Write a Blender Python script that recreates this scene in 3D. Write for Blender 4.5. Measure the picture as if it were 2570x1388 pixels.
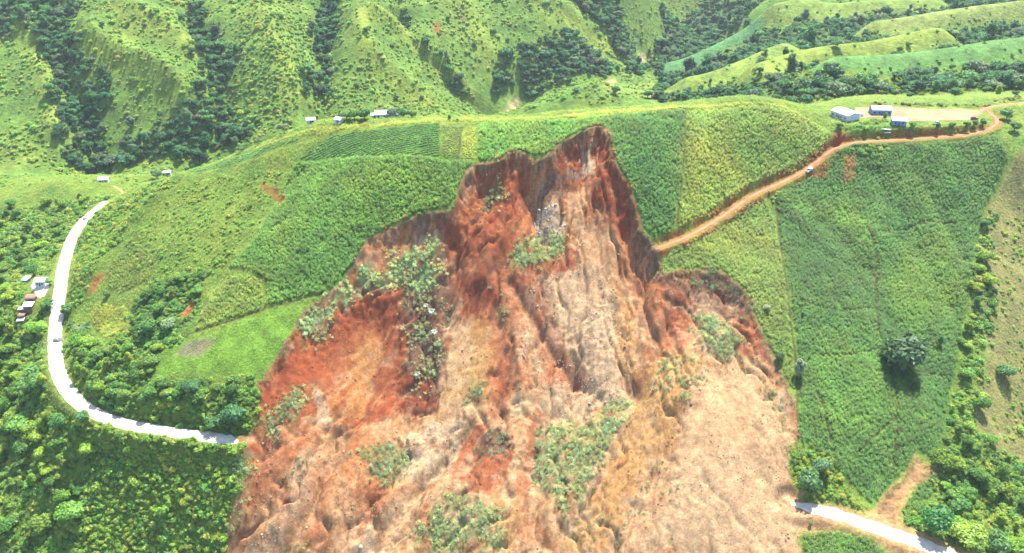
import bpy, bmesh, math, random
import numpy as np
from mathutils import Vector

# ------------------------------------------------------------------ camera, sky, sun, exposure
for o in list(bpy.data.objects):
    bpy.data.objects.remove(o)
SC = bpy.context.scene
COL = SC.collection
R = math.radians
PITCH, HFOV = R(28.0), R(60.0)
PW, PH = 2570.0, 1388.0
FOC = (PW / 2) / math.tan(HFOV / 2)

cam_data = bpy.data.cameras.new('camera')
cam_data.sensor_width = 36.0
cam_data.lens = 18.0 / math.tan(HFOV / 2)
cam_data.clip_start, cam_data.clip_end = 1.0, 6000.0
cam = bpy.data.objects.new('camera', cam_data)
cam.location = (0, 0, 0)
cam.rotation_euler = (R(90) - PITCH, 0, 0)
COL.objects.link(cam)
SC.camera = cam

SUN_EL, SUN_AZ = R(60.0), R(24.0)          # azimuth measured from +Y towards +X
world = bpy.data.worlds.new('World')
SC.world = world
world.use_nodes = True
wn = world.node_tree
wn.nodes.clear()
sky = wn.nodes.new('ShaderNodeTexSky')
sky.sky_type = 'NISHITA'
sky.sun_disc = False
sky.sun_elevation = SUN_EL
sky.sun_rotation = SUN_AZ
sky.altitude = 900
sky.dust_density = 1.5
bg = wn.nodes.new('ShaderNodeBackground')
bg.inputs[1].default_value = 0.135
wo = wn.nodes.new('ShaderNodeOutputWorld')
wn.links.new(sky.outputs[0], bg.inputs[0])
wn.links.new(bg.outputs[0], wo.inputs[0])

sun_data = bpy.data.lights.new('sun', 'SUN')
sun_data.energy = 4.6
sun_data.angle = R(0.53)
sun_data.color = (1.0, 0.955, 0.88)
sun = bpy.data.objects.new('sun', sun_data)
sun_dir = Vector((math.sin(SUN_AZ) * math.cos(SUN_EL), math.cos(SUN_AZ) * math.cos(SUN_EL), math.sin(SUN_EL)))
sun.rotation_euler = sun_dir.to_track_quat('Z', 'Y').to_euler()
sun.location = (0, 0, 300)
COL.objects.link(sun)

SC.view_settings.view_transform = 'Standard'
SC.view_settings.look = 'None'
SC.view_settings.gamma = 1.0
SC.view_settings.use_curve_mapping = False
SC.view_settings.exposure = 1.95
SC.cycles.max_bounces = 6
SC.cycles.diffuse_bounces = 3
SC.cycles.transmission_bounces = 4
SC.cycles.transparent_max_bounces = 4
SC.cycles.volume_bounces = 0

rng = np.random.default_rng(7)
random.seed(7)

# ------------------------------------------------------------------ numeric helpers
def lin(r, g, b):
    f = lambda c: (c / 255.0 / 12.92) if c / 255.0 <= 0.04045 else ((c / 255.0 + 0.055) / 1.055) ** 2.4
    return np.array([f(r), f(g), f(b)])

def _hash(ix, iy, seed):
    h = (ix.astype(np.int64) * 374761393 + iy.astype(np.int64) * 668265263 + seed * 1442695041) & 0xFFFFFFFF
    h = ((h ^ (h >> 13)) * 1274126177) & 0xFFFFFFFF
    h = (h ^ (h >> 16)) & 0xFFFFFFFF
    return h

def perlin(x, y, seed=0):
    x = np.asarray(x, float); y = np.asarray(y, float)
    ix = np.floor(x); iy = np.floor(y)
    fx = x - ix; fy = y - iy
    u = fx * fx * fx * (fx * (fx * 6 - 15) + 10); v = fy * fy * fy * (fy * (fy * 6 - 15) + 10)
    def g(dx, dy):
        a = _hash(ix + dx, iy + dy, seed) * (2 * math.pi / 4294967296.0)
        return np.cos(a) * (fx - dx) + np.sin(a) * (fy - dy)
    a = g(0, 0); b = g(1, 0); c = g(0, 1); d = g(1, 1)
    return ((a + (b - a) * u) * (1 - v) + (c + (d - c) * u) * v) * 1.5

def fbm(x, y, octv=4, seed=0, gain=0.5):
    s = 0; a = 1.0; t = 0
    for k in range(octv):
        s = s + a * perlin(np.asarray(x) * 2 ** k + 17.3 * k, np.asarray(y) * 2 ** k - 9.1 * k, seed + k)
        t += a; a *= gain
    return s / t

def smooth(a, b, x):
    t = np.clip((x - a) / (b - a), 0, 1)
    return t * t * (3 - 2 * t)

def ray(px, py):
    u = (np.asarray(px, float) - PW / 2) / FOC
    v = (PH / 2 - np.asarray(py, float)) / FOC
    cy = math.cos(PITCH) + v * math.sin(PITCH)
    return u / cy, (-math.sin(PITCH) + v * math.cos(PITCH)) / cy        # dx/dY, dz/dY

def at(px, py, Y):
    a, b = ray(px, py)
    return (a * Y, Y, b * Y)

def poly_sd(x, y, poly, pad=15.0):
    """signed distance to a polygon in plan, positive inside; -pad where farther away than pad"""
    poly = np.asarray(poly, float)
    out = np.full(x.shape, -pad)
    lo = poly.min(0) - pad; hi = poly.max(0) + pad
    m = (x > lo[0]) & (x < hi[0]) & (y > lo[1]) & (y < hi[1])
    if not m.any():
        return out
    X = x[m]; Yv = y[m]
    d2 = np.full(X.shape, 1e9); ins = np.zeros(X.shape, bool)
    n = len(poly)
    for i in range(n):
        ax, ay = poly[i]; bx, by = poly[(i + 1) % n]
        ex, ey = bx - ax, by - ay
        t = np.clip(((X - ax) * ex + (Yv - ay) * ey) / (ex * ex + ey * ey + 1e-9), 0, 1)
        d2 = np.minimum(d2, (X - ax - t * ex) ** 2 + (Yv - ay - t * ey) ** 2)
        c = (ay > Yv) != (by > Yv)
        ins ^= c & (X < (bx - ax) * (Yv - ay) / (by - ay + 1e-12) + ax)
    d = np.sqrt(d2)
    out[m] = np.where(ins, d, np.maximum(-d, -pad))
    return out

def line_d(x, y, line, pad=40.0):
    """distance to a polyline, fractional position along it, side (+1 left of travel)"""
    line = np.asarray(line, float)
    D = np.full(x.shape, 1e6); T = np.zeros(x.shape)
    lo = line[:, :2].min(0) - pad; hi = line[:, :2].max(0) + pad
    m = (x > lo[0]) & (x < hi[0]) & (y > lo[1]) & (y < hi[1])
    if not m.any():
        return D, T
    X = x[m]; Yv = y[m]
    d2 = np.full(X.shape, 1e12); tt = np.zeros(X.shape)
    for i in range(len(line) - 1):
        ax, ay = line[i][:2]; bx, by = line[i + 1][:2]
        ex, ey = bx - ax, by - ay
        t = np.clip(((X - ax) * ex + (Yv - ay) * ey) / (ex * ex + ey * ey + 1e-9), 0, 1)
        q = (X - ax - t * ex) ** 2 + (Yv - ay - t * ey) ** 2
        k = q < d2
        d2[k] = q[k]; tt[k] = i + t[k]
    D[m] = np.sqrt(d2); T[m] = tt
    return D, T

def chaikin(p, n=2):
    p = np.asarray(p, float)
    for _ in range(n):
        q = np.empty((2 * (len(p) - 1) + 2, p.shape[1]))
        q[0] = p[0]; q[-1] = p[-1]
        q[1:-1:2] = 0.75 * p[:-1] + 0.25 * p[1:]
        q[2:-1:2] = 0.25 * p[:-1] + 0.75 * p[1:]
        p = q
    return p

# ------------------------------------------------------------------ terrain: control points (image pixels with guessed depths, some world coordinates), then a smooth surface through them
CTRL = []
def cp(*a):
    CTRL.extend(at(*p) for p in a)
def cw(*a):
    CTRL.extend(a)

crest = [(700, 345, 522), (800, 308, 520), (900, 300, 514), (1000, 296, 510), (1100, 294, 506), (1285, 291, 500), (1400, 283, 498),
         (1530, 270, 502), (1700, 260, 510), (1850, 249, 518), (1930, 251, 522), (600, 385, 530), (520, 415, 535),
         (450, 438, 540), (380, 460, 550), (330, 474, 558)]
cp(*crest)
for p in crest:
    x, y, z = at(*p)
    cw((x, y + 40, z - 24), (x, y + 110, max(z - 78, -275)))
cp((2000, 266, 525), (2060, 290, 522))
cp((2110, 264, 548), (2200, 263, 547), (2300, 263, 547), (2400, 263, 547), (2480, 264, 546),
   (2125, 322, 511), (2250, 324, 510), (2350, 324, 510), (2450, 322, 510))
cp((2100, 250, 592), (2300, 246, 602), (2450, 243, 606), (2570, 238, 620))
cp((2570, 258, 545), (2560, 300, 525), (2570, 400, 487))
# face of the hill, column by column
cp((1285, 400, 452), (1285, 660, 400), (1285, 950, 350), (1285, 1230, 300), (1285, 1388, 277),
   (1000, 400, 460), (1000, 660, 406), (1000, 950, 356), (1000, 1200, 310), (900, 1388, 283),
   (1480, 400, 456), (1480, 660, 404), (1480, 950, 350),
   (800, 400, 486), (700, 560, 440), (650, 760, 394), (640, 1000, 345), (850, 560, 432), (850, 760, 390), (850, 1000, 345),
   (450, 600, 457), (400, 760, 412), (380, 900, 374), (300, 980, 359), (250, 700, 459), (280, 580, 505), (550, 500, 487),
   (500, 1000, 348), (230, 850, 412),
   (1660, 620, 417), (1800, 555, 440), (1900, 480, 465), (2030, 425, 485), (2090, 370, 497),
   (1900, 350, 492), (1720, 400, 464), (1700, 520, 437), (1750, 310, 490),
   (2120, 350, 500.5), (2300, 350, 500.5), (2450, 341, 502), (2300, 500, 462), (2300, 700, 410), (2300, 900, 362), (2250, 1100, 319), (2200, 1270, 289),
   (1980, 700, 402), (1980, 900, 356), (1990, 1100, 317), (1800, 900, 353), (1800, 1150, 307), (1650, 900, 351), (1650, 1200, 302),
   (2470, 500, 465), (2450, 700, 410), (2420, 900, 364), (2400, 1100, 321), (2420, 1300, 287),
   (2570, 500, 472), (2570, 700, 424), (2570, 900, 378), (2570, 1100, 336), (2570, 1388, 272),
   (2870, 500, 480), (2870, 700, 435), (2870, 1000, 366), (2870, 1300, 300),
   (2030, 1278, 289), (2200, 1325, 277), (2400, 1395, 262), (2100, 1388, 268), (1700, 1388, 272))
# the road round the nose of the hill and the valley left of it
ROAD_L = [(600, 1106, 328), (500, 1095, 333), (400, 1080, 338), (300, 1065, 342), (235, 1038, 350), (190, 1008, 360), (160, 970, 371), (143, 930, 386), (138, 900, 397),
          (136, 850, 416), (143, 780, 446), (152, 710, 477), (163, 650, 504), (178, 598, 534), (205, 560, 556), (240, 527, 575), (268, 507, 588)]
cp(*ROAD_L[::2])
cp((100, 705, 478), (75, 760, 452), (60, 900, 418), (50, 1100, 365), (50, 1388, 307), (100, 600, 552), (150, 460, 622), (30, 470, 645), (100, 520, 598),
   (300, 1250, 320), (500, 1388, 297), (560, 1250, 309), (60, 440, 692), (350, 440, 662), (262, 455, 640), (200, 440, 680), (430, 436, 660))
cw((-420, 450, -285), (-430, 600, -262), (-420, 330, -310), (-250, 200, -365), (0, 200, -335), (250, 200, -315), (-450, 180, -380), (450, 180, -310), (520, 350, -250), (540, 500, -190))
# far side of the valley
cp((-250, 430, 720), (-250, 200, 820), (-250, 0, 942), (200, 428, 728), (200, 200, 822), (200, 0, 945), (600, 380, 742), (600, 200, 822), (600, 0, 945),
   (900, 292, 795), (900, 150, 870), (900, 0, 962), (1150, 278, 872), (1150, 140, 940), (1150, 0, 1012), (1285, 264, 902), (1400, 220, 925), (1400, 100, 990), (1400, 0, 1062),
   (1560, 190, 985), (1612, 150, 1085), (1560, 90, 1080), (1600, 0, 1330), (1730, 110, 1180), (1750, 0, 1450),
   (1480, 200, 800), (1350, 262, 770), (1420, 225, 790), (1560, 215, 805), (1650, 230, 800), (1720, 246, 780))
cw(at(1285, 300, 640)[:2] + (-272,), at(1000, 300, 660)[:2] + (-270,), at(700, 330, 650)[:2] + (-266,), at(1600, 300, 650)[:2] + (-262,),
   at(1480, 200, 880)[:2] + (-283,), at(1800, 260, 640)[:2] + (-228,))
cp((1950, 225, 690), (1950, 150, 860), (1950, 90, 1040), (1950, 30, 1260), (1950, 0, 1400),
   (2200, 235, 650), (2200, 165, 790), (2200, 100, 960), (2200, 40, 1200), (2200, 0, 1400),
   (2500, 205, 680), (2500, 120, 800), (2500, 60, 980), (2500, 0, 1250), (2850, 200, 700), (2850, 100, 850), (2850, 0, 1100))
for x in (-1000, -600, -250, 100):
    cw((x, 1200, -55), (x, 1500, 60), (x, 1900, 160))
cw((350, 1600, -60), (700, 1750, -80), (1050, 1750, -40), (1400, 1700, 0), (1400, 1200, -120), (350, 2000, 120), (800, 2050, 90), (1400, 2050, 120),
   (-1000, 850, -150), (-800, 600, -250), (-800, 300, -330), (900, 600, -150), (900, 300, -240), (1300, 800, -130))
CTRL = np.array(CTRL)
# drop points that fall on top of each other
keep = []
for i, p in enumerate(CTRL):
    if all((p[0] - CTRL[j][0]) ** 2 + (p[1] - CTRL[j][1]) ** 2 > 16 for j in keep):
        keep.append(i)
CTRL = CTRL[keep]

def tps_fit(P, lam=0.00004):
    xy = P[:, :2] / 500.0; n = len(P)
    r2 = ((xy[:, None] - xy[None]) ** 2).sum(-1)
    K = np.where(r2 > 0, 0.5 * r2 * np.log(r2 + 1e-20), 0) + lam * np.eye(n)
    A = np.zeros((n + 3, n + 3)); A[:n, :n] = K
    A[:n, n] = 1; A[:n, n + 1:] = xy; A[n, :n] = 1; A[n + 1:, :n] = xy.T
    return np.linalg.solve(A, np.concatenate([P[:, 2], [0, 0, 0]])), xy

TW, TXY = tps_fit(CTRL)
def tps(x, y):
    sh = x.shape; q = np.stack([x.ravel(), y.ravel()], 1) / 500.0
    out = np.empty(len(q)); n = len(TXY)
    for i in range(0, len(q), 20000):
        b = q[i:i + 20000]
        r2 = (b[:, :1] - TXY[None, :, 0]) ** 2 + (b[:, 1:] - TXY[None, :, 1]) ** 2
        out[i:i + 20000] = (0.5 * r2 * np.log(r2 + 1e-20)) @ TW[:n] + TW[n] + b @ TW[n + 1:]
    return out.reshape(sh)

def spacing(parts):
    a = []
    for lo, hi, st in parts:
        a.append(np.arange(lo, hi - 1e-6, st))
    return np.concatenate(a + [[parts[-1][1]]])

class Grid:
    def __init__(s, xs, ys):
        s.xs, s.ys = xs, ys
        s.X, s.Y = np.meshgrid(xs, ys)
        # smooth surface: evaluate on a coarse net, then cubic-upsample along each axis
        cx = np.linspace(xs[0], xs[-1], int((xs[-1] - xs[0]) / 6) + 2); cyy = np.linspace(ys[0], ys[-1], int((ys[-1] - ys[0]) / 6) + 2)
        A, B = np.meshgrid(cx, cyy)
        C = tps(A, B)
        s.Z = cubic(cubic(C, cyy, ys).T, cx, xs).T
    def sample(s, x, y):
        x = np.asarray(x, float); y = np.asarray(y, float)
        i = np.clip(np.searchsorted(s.xs, x) - 1, 0, len(s.xs) - 2); j = np.clip(np.searchsorted(s.ys, y) - 1, 0, len(s.ys) - 2)
        fx = np.clip((x - s.xs[i]) / (s.xs[i + 1] - s.xs[i]), 0, 1); fy = np.clip((y - s.ys[j]) / (s.ys[j + 1] - s.ys[j]), 0, 1)
        Z = s.Z
        return (Z[j, i] * (1 - fx) + Z[j, i + 1] * fx) * (1 - fy) + (Z[j + 1, i] * (1 - fx) + Z[j + 1, i + 1] * fx) * fy

def cubic(C, c, t):
    """Catmull-Rom along axis 0 from regular knots c to positions t"""
    h = c[1] - c[0]; n = len(c)
    f = (t - c[0]) / h; i = np.clip(np.floor(f).astype(int), 0, n - 2); w = (f - i)[:, None]
    p0 = C[np.clip(i - 1, 0, n - 1)]; p1 = C[i]; p2 = C[i + 1]; p3 = C[np.clip(i + 2, 0, n - 1)]
    return p1 + 0.5 * w * (p2 - p0 + w * (2 * p0 - 5 * p1 + 4 * p2 - p3 + w * (3 * (p1 - p2) + p3 - p0)))

YSPLIT = 690.0
G1 = Grid(spacing([(-600, -420, 3), (-420, -155, 1.5), (-155, 175, 0.7), (175, 420, 1.5), (420, 660, 3)]),
          spacing([(150, 248, 2), (248, 520, 0.7), (520, YSPLIT, 1.6)]))
G2 = Grid(spacing([(-1250, -700, 10), (-700, 800, 3), (800, 1500, 8)]), spacing([(YSPLIT - 4, 1150, 3), (1150, 1500, 5), (1500, 2060, 14)]))

def H(x, y):
    x = np.asarray(x, float); y = np.asarray(y, float)
    return np.where(y < YSPLIT, G1.sample(x, np.minimum(y, YSPLIT)), G2.sample(x, np.maximum(y, YSPLIT - 4)))

def cast(pts, y0=170.0, y1=1900.0, step=0.8):
    """ground points seen along the given sight lines (nearest graze if one passes over)"""
    pts = np.asarray(pts, float)
    out = []
    Ys = np.arange(y0, y1, step)
    for p in pts:
        a, b = ray(p[0], p[1])
        d = b * Ys - H(a * Ys, Ys)
        k = np.where(d < 0)[0]
        if len(k) and k[0] > 0:
            i = k[0]; f = d[i - 1] / (d[i - 1] - d[i]); Y = Ys[i - 1] + f * step
        elif len(k):
            Y = Ys[0]
        else:
            Y = Ys[np.argmin(d)]
        out.append((a * Y, Y))
    return np.array(out)

NEAR = dict(y0=200, y1=600)
FAR = dict(y0=610, y1=1900, step=2.0)
# ------------------------------------------------------------------ relief: spurs, gullies, roads, the landslide
def relief(G, line, amp, w, far=True, sharp=1.0, kw=None):
    L = chaikin(cast(line, **(kw or (FAR if far else NEAR))), 2)
    d, t = line_d(G.X, G.Y, L, pad=4 * w)
    e = np.clip(t / 2.0, 0, 1) * 0.6 + 0.4
    G.Z += amp * e * np.exp(-(d / w) ** (2 * sharp) if sharp != 1 else -d / w * np.tanh(d / (0.4 * w)))

SPURS = [([(905, 20), (903, 100), (955, 175), (1020, 225), (1077, 262)], 11, 22), ([(927, 32), (1018, 80), (1095, 157), (1175, 238)], 12, 20),
         ([(1340, -20), (1375, 28), (1463, 70), (1560, 133)], 15, 26), ([(200, 90), (287, 150), (350, 172), (437, 224), (470, 260)], 14, 20),
         ([(300, 20), (364, 60), (441, 77), (485, 130)], 11, 22), ([(40, 20), (63, 77), (95, 140), (130, 230), (140, 330)], 12, 22),
         ([(650, 20), (700, 120), (730, 220)], 10, 30), ([(1150, 0), (1200, 90), (1250, 170)], 6, 34)]
GULLIES = [([(70, 60), (150, 160), (205, 250), (245, 400)], -13, 24), ([(500, 30), (545, 150), (565, 250), (480, 390)], -14, 26),
           ([(820, -20), (815, 120), (800, 265)], -14, 22), ([(1000, 10), (1030, 70), (1116, 150), (1190, 240), (1260, 262)], -11, 18),
           ([(1460, 20), (1580, 110), (1612, 155)], -12, 26), ([(1285, 250), (1340, 190), (1400, 130)], -10, 26)]
RIDGES = [([(1690, 140), (1780, 108), (1900, 86), (1985, 84)], 15, 26, 1050), ([(1850, 62), (2050, 32), (2250, 16)], 17, 34, 1230), ([(1950, 96), (2100, 62), (2330, 28)], 15, 28, 1090),
          ([(2190, 135), (2400, 72), (2600, 28)], 15, 24, 930), ([(1735, 214), (1850, 186), (1950, 180)], 10, 20, 800), ([(1890, 246), (1950, 204), (2100, 165), (2330, 140)], 13, 22, 745),
          ([(2090, 252), (2300, 172), (2590, 108)], 12, 24, 705)]
for l, a, w in SPURS + GULLIES:
    relief(G2, l, 1.5 * a, w)
RFIELD = {id(G1): [], id(G2): []}
for l, a, w, Y in RIDGES:
    L = np.array([at(p[0], p[1] + 6, Y + 25 * i) for i, p in enumerate(l)])[:, :2]
    L = chaikin(L, 2)
    for G in (G1, G2):
        d, t = line_d(G.X, G.Y, L, pad=4 * w)
        e_ = np.exp(-(d / w) ** 2)
        G.Z += 1.6 * a * e_
        RFIELD[id(G)].append((L, w, e_))
for G in (G1, G2):
    far_w = smooth(600, 760, G.Y)
    rg = np.max([r_[2] for r_ in RFIELD[id(G)]], 0)
    G.Z += far_w * (1 - 0.75 * rg) * (7.0 * fbm(G.X / 90, G.Y / 90, 4, 3) + 1.3 * fbm(G.X / 16, G.Y / 16, 3, 5))
    nw = 1 - far_w
    G.Z += nw * (1.6 * fbm(G.X / 45, G.Y / 45, 3, 11) + 0.5 * fbm(G.X / 11, G.Y / 11, 3, 13))

# swell and folds of the near hill
relief(G1, [(760, 420), (700, 480), (600, 620), (560, 690)], -3.0, 9, False)
relief(G1, [(460, 445), (380, 520), (290, 610), (230, 690)], 5.5, 9, False)
relief(G1, [(650, 500), (560, 620), (470, 760), (420, 830)], -3.5, 12, False)
relief(G1, [(2530, 380), (2475, 520), (2440, 700), (2400, 900), (2370, 1120)], -4.0, 12, False)
relief(G1, [(2180, 400), (2230, 480), (2300, 600), (2390, 760)], -4.0, 11, False)
relief(G1, [(2290, 400), (2360, 520), (2420, 640)], -3.0, 9, False)
relief(G1, [(2130, 640), (2200, 760), (2300, 870)], -2.5, 9, False)
relief(G1, [(2050, 540), (2120, 600), (2190, 680)], -3.5, 9, False)
relief(G1, [(1960, 480), (2000, 560), (2050, 600)], 1.8, 9, False)
relief(G1, [(250, 1090), (200, 1200), (90, 1330)], -5.0, 14, False)

# plateau in front of the school
pl = cast([(2085, 300), (2105, 268), (2200, 264), (2400, 264), (2485, 270), (2490, 300), (2470, 322), (2350, 330), (2230, 330), (2130, 326)], y0=430, y1=600)
SCHOOL_Z = float(np.median(H(pl[:, 0], pl[:, 1])))
d = poly_sd(G1.X, G1.Y, pl, 12)
k = smooth(-5, 1.0, d)
G1.Z = G1.Z * (1 - k) + SCHOOL_Z * k

# --- roads: level the ground across the carriageway
def road_line(pts, **kw):
    L = chaikin(cast([(p[0], p[1]) for p in pts], **kw), 3)
    n = int(np.sum(np.hypot(*np.diff(L, axis=0).T)) / 1.2)
    s = np.concatenate([[0], np.cumsum(np.hypot(*np.diff(L, axis=0).T))])
    q = np.linspace(0, s[-1], n)
    L = np.stack([np.interp(q, s, L[:, 0]), np.interp(q, s, L[:, 1])], 1)
    z = H(L[:, 0], L[:, 1])
    ker = np.ones(31) / 31.0
    z = np.convolve(np.pad(z, 15, mode='edge'), ker, mode='valid')
    return np.column_stack([L, z])

def cut_road(L, half, blend=4.0, drop=0.0, G=None):
    G = G or G1
    d, t = line_d(G.X, G.Y, L, pad=half + blend + 2)
    m = d < half + blend
    i = np.clip(t[m].astype(int), 0, len(L) - 2); f = t[m] - i
    z = L[i, 2] * (1 - f) + L[i + 1, 2] * f - drop
    k = 1 - smooth(half, half + blend, d[m])
    G.Z[m] = G.Z[m] * (1 - k) + z * k

LR = road_line(ROAD_L, y0=250, y1=640)
ROAD_R = [(1985, 1268), (2040, 1280), (2110, 1296), (2200, 1328), (2300, 1362), (2400, 1398), (2520, 1440), (2700, 1500)]
RR = road_line(ROAD_R, y0=200, y1=400)
DIRT = [(1650, 624), (1720, 598), (1800, 554), (1860, 508), (1900, 482), (1960, 458), (2030, 424), (2068, 392), (2090, 368), (2130, 353), (2250, 351), (2400, 343), (2465, 333), (2502, 316), (2505, 296), (2485, 282), (2468, 272)]
DR = road_line(DIRT, y0=380, y1=600)
DB = road_line([(2440, 295), (2458, 280), (2480, 270), (2530, 262), (2600, 257)], y0=500, y1=600)
RR[:, 2] += 0.5

# --- the landslide
RIM = [(540, 1460, 0), (560, 1388, 0.5), (578, 1300, 0.8), (610, 1210, 1.2), (620, 1140, 1.5), (590, 1104, 2), (640, 1070, 3), (650, 965, 5), (700, 885, 5), (738, 830, 4.5), (765, 775, 3.5), (830, 738, 3),
       (890, 668, 3.5), (920, 608, 5), (990, 570, 7), (1060, 537, 9), (1130, 530, 9), (1150, 490, 10), (1165, 440, 11), (1190, 412, 12), (1262, 405, 13), (1278, 388, 15), (1310, 383, 16),
       (1336, 402, 13), (1380, 390, 14), (1430, 347, 15), (1492, 320, 16), (1518, 326, 14), (1530, 362, 11), (1536, 400, 10), (1562, 445, 11), (1594, 505, 12), (1606, 572, 11), (1640, 608, 9),
       (1652, 640, 7), (1662, 688, 4), (1740, 680, 5), (1812, 682, 5.5), (1868, 730, 5.5), (1892, 792, 4.5), (1922, 862, 3.5), (1960, 940, 2.5), (1990, 1015, 1.8), (2000, 1090, 1.2),
       (1976, 1150, 0.8), (1978, 1205, 0.5), (2015, 1258, 0.2), (2035, 1300, 0), (1990, 1345, 0), (2005, 1388, 0), (2000, 1460, 0)]
rim_xy = cast(RIM, y0=190, y1=505)
rim_D = np.array([p[2] for p in RIM], float)
jx = G1.X + 2.0 * fbm(G1.X / 9, G1.Y / 9, 3, 21) + 0.9 * perlin(G1.X / 2.6, G1.Y / 2.6, 23); jy = G1.Y + 2.0 * fbm(G1.X / 9, G1.Y / 9, 3, 22) + 0.9 * perlin(G1.X / 2.6, G1.Y / 2.6, 24)
SCAR_SD = poly_sd(jx, jy, rim_xy, 12)

def bowl(xy, D, w, extra=0.0, cap=0.0, sd=None, soft=0.58):
    s = poly_sd(jx, jy, xy, 12) if sd is None else sd
    m = s > 0
    X, Y = G1.X[m], G1.Y[m]
    num = np.zeros(X.shape); den = np.zeros(X.shape)
    for (a, b), dd in zip(xy, D):
        wgt = 1.0 / ((X - a) ** 2 + (Y - b) ** 2 + 9.0) ** 1.6
        num += wgt * dd; den += wgt
    dd = num / den
    G1.Z[m] -= dd * ((1 - soft) * (1 - np.exp(-s[m] / w)) + soft * (1 - np.exp(-s[m] / 9.0))) + np.minimum(extra * s[m], cap) * np.clip(dd / 6, 0, 1)

bowl(rim_xy, rim_D * 1.0, 1.8, 0.10, 5.0, sd=SCAR_SD)
def sub_bowl(P, w=2.5, **k):
    bowl(cast(P, **NEAR), [p[2] for p in P], w, **k)
def mound(P, amp, rad):
    for x, y in cast(P, **NEAR):
        G1.Z[:] += amp * np.exp(-((G1.X - x) ** 2 + (G1.Y - y) ** 2) / rad ** 2)
sub_bowl([(735, 890, 3), (770, 830, 6), (850, 775, 8), (930, 742, 8), (1000, 745, 6), (1020, 850, 4), (1020, 950, 3), (1010, 1040, 0), (900, 1075, 0), (790, 1080, 0), (720, 1000, 1)], 5.0, soft=0.7)
sub_bowl([(1160, 705, 2), (1190, 712, 4), (1235, 715, 4), (1262, 760, 1.5), (1255, 850, 0.5), (1150, 960, 0), (1120, 900, 0.5)], 1.6)
sub_bowl([(1150, 1000, 1), (1180, 985, 3), (1225, 990, 3), (1240, 1030, 0), (1180, 1050, 0)], 1.5)
sub_bowl([(1195, 470, 2), (1260, 445, 3), (1268, 520, 3), (1215, 540, 4), (1190, 520, 2)], 1.5)
relief(G1, [(1300, 392), (1296, 450), (1285, 530), (1262, 610)], 4.5, 5, False)
relief(G1, [(1340, 440), (1350, 520), (1375, 590)], -3.0, 6, False)
relief(G1, [(1505, 345), (1500, 430), (1470, 540)], 2.5, 6, False)
relief(G1, [(1640, 650), (1605, 760), (1598, 860), (1606, 960)], -4.5, 6, False)
relief(G1, [(1560, 620), (1560, 700), (1580, 790)], -2.5, 4, False)
relief(G1, [(1680, 720), (1650, 840), (1640, 960)], 3.0, 7, False)
relief(G1, [(1110, 680), (1090, 820), (1100, 960)], 2.2, 6, False)
relief(G1, [(1250, 780), (1270, 900), (1250, 1050), (1190, 1180)], -2.5, 5, False)
relief(G1, [(1350, 1040), (1345, 1150), (1320, 1250), (1270, 1388)], -4.0, 6, False)
relief(G1, [(1360, 1035), (1450, 1040), (1580, 985)], -2.0, 5, False)
relief(G1, [(1480, 1110), (1440, 1200), (1400, 1290)], 3.5, 12, False)
relief(G1, [(1230, 1070), (1240, 1150), (1190, 1200)], 2.8, 8, False)
relief(G1, [(1100, 1090), (980, 1200), (900, 1330)], -2.5, 5, False)
relief(G1, [(960, 1120), (900, 1230)], 2.0, 9, False)
relief(G1, [(1620, 1000), (1520, 1180), (1400, 1388)], -2.5, 6, False)
relief(G1, [(1700, 900), (1640, 1100), (1560, 1388)], 2.0, 9, False)
relief(G1, [(770, 1120), (760, 1220), (720, 1330)], 1.8, 5, False)
relief(G1, [(800, 1000), (830, 1080), (790, 1160)], -1.8, 5, False)
relief(G1, [(900, 640), (1000, 660), (1090, 620)], 2.2, 8, False)
for l_, a_, w_ in (([(1130, 560), (1150, 640), (1130, 720), (1120, 800)], -3.5, 4), ([(1336, 425), (1340, 530), (1362, 600)], -4.0, 4), ([(1220, 560), (1228, 640), (1215, 700)], 2.2, 4),
                   ([(1275, 690), (1330, 780), (1400, 900), (1480, 970)], -3.5, 4), ([(1550, 560), (1590, 660), (1602, 720)], -3.5, 4), ([(1505, 440), (1535, 560), (1565, 660)], 3.0, 5),
                   ([(870, 1075), (830, 1160), (760, 1290), (700, 1400)], -3.5, 4.5), ([(1190, 1050), (1080, 1180), (960, 1330), (900, 1400)], -4.5, 5), ([(700, 900), (680, 1000), (650, 1090)], -2.2, 4),
                   ([(1690, 780), (1640, 900), (1600, 990)], -3.5, 4.5), ([(1800, 920), (1850, 1080), (1900, 1200)], -1.6, 6), ([(1290, 850), (1310, 960), (1300, 1060)], 2.6, 4.5), ([(1440, 880), (1450, 980), (1400, 1040)], -2.5, 4),
                   ([(960, 800), (950, 900), (900, 1040)], -2.0, 4), ([(870, 800), (840, 900), (800, 1000)], 1.6, 4), ([(1090, 860), (1080, 960), (1040, 1060)], -3.0, 4), ([(1530, 760), (1560, 860), (1580, 960)], -2.2, 4),
                   ([(1740, 1000), (1650, 1180), (1540, 1388)], -2.4, 5), ([(1000, 1230), (900, 1388)], 2.5, 5), ([(1330, 1240), (1250, 1400)], 2.6, 5), ([(660, 1100), (640, 1220), (600, 1388)], -2.2, 4)):
    relief(G1, l_, 1.55 * a_, w_, False)
mound([(1800, 850)], 3.5, 11)
mound([(1350, 630)], 2.5, 9)
mound([(1180, 1290)], 3.5, 16)
mound([(1850, 1120), (1780, 1250), (1650, 1330)], 3.0, 22)
cut_road(LR, 4.4, 6.0)
cut_road(RR, 5.0, 4.0)
cut_road(DR, 2.2, 3.2, 0.3)
cut_road(DB, 2.0, 3.0)

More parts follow.
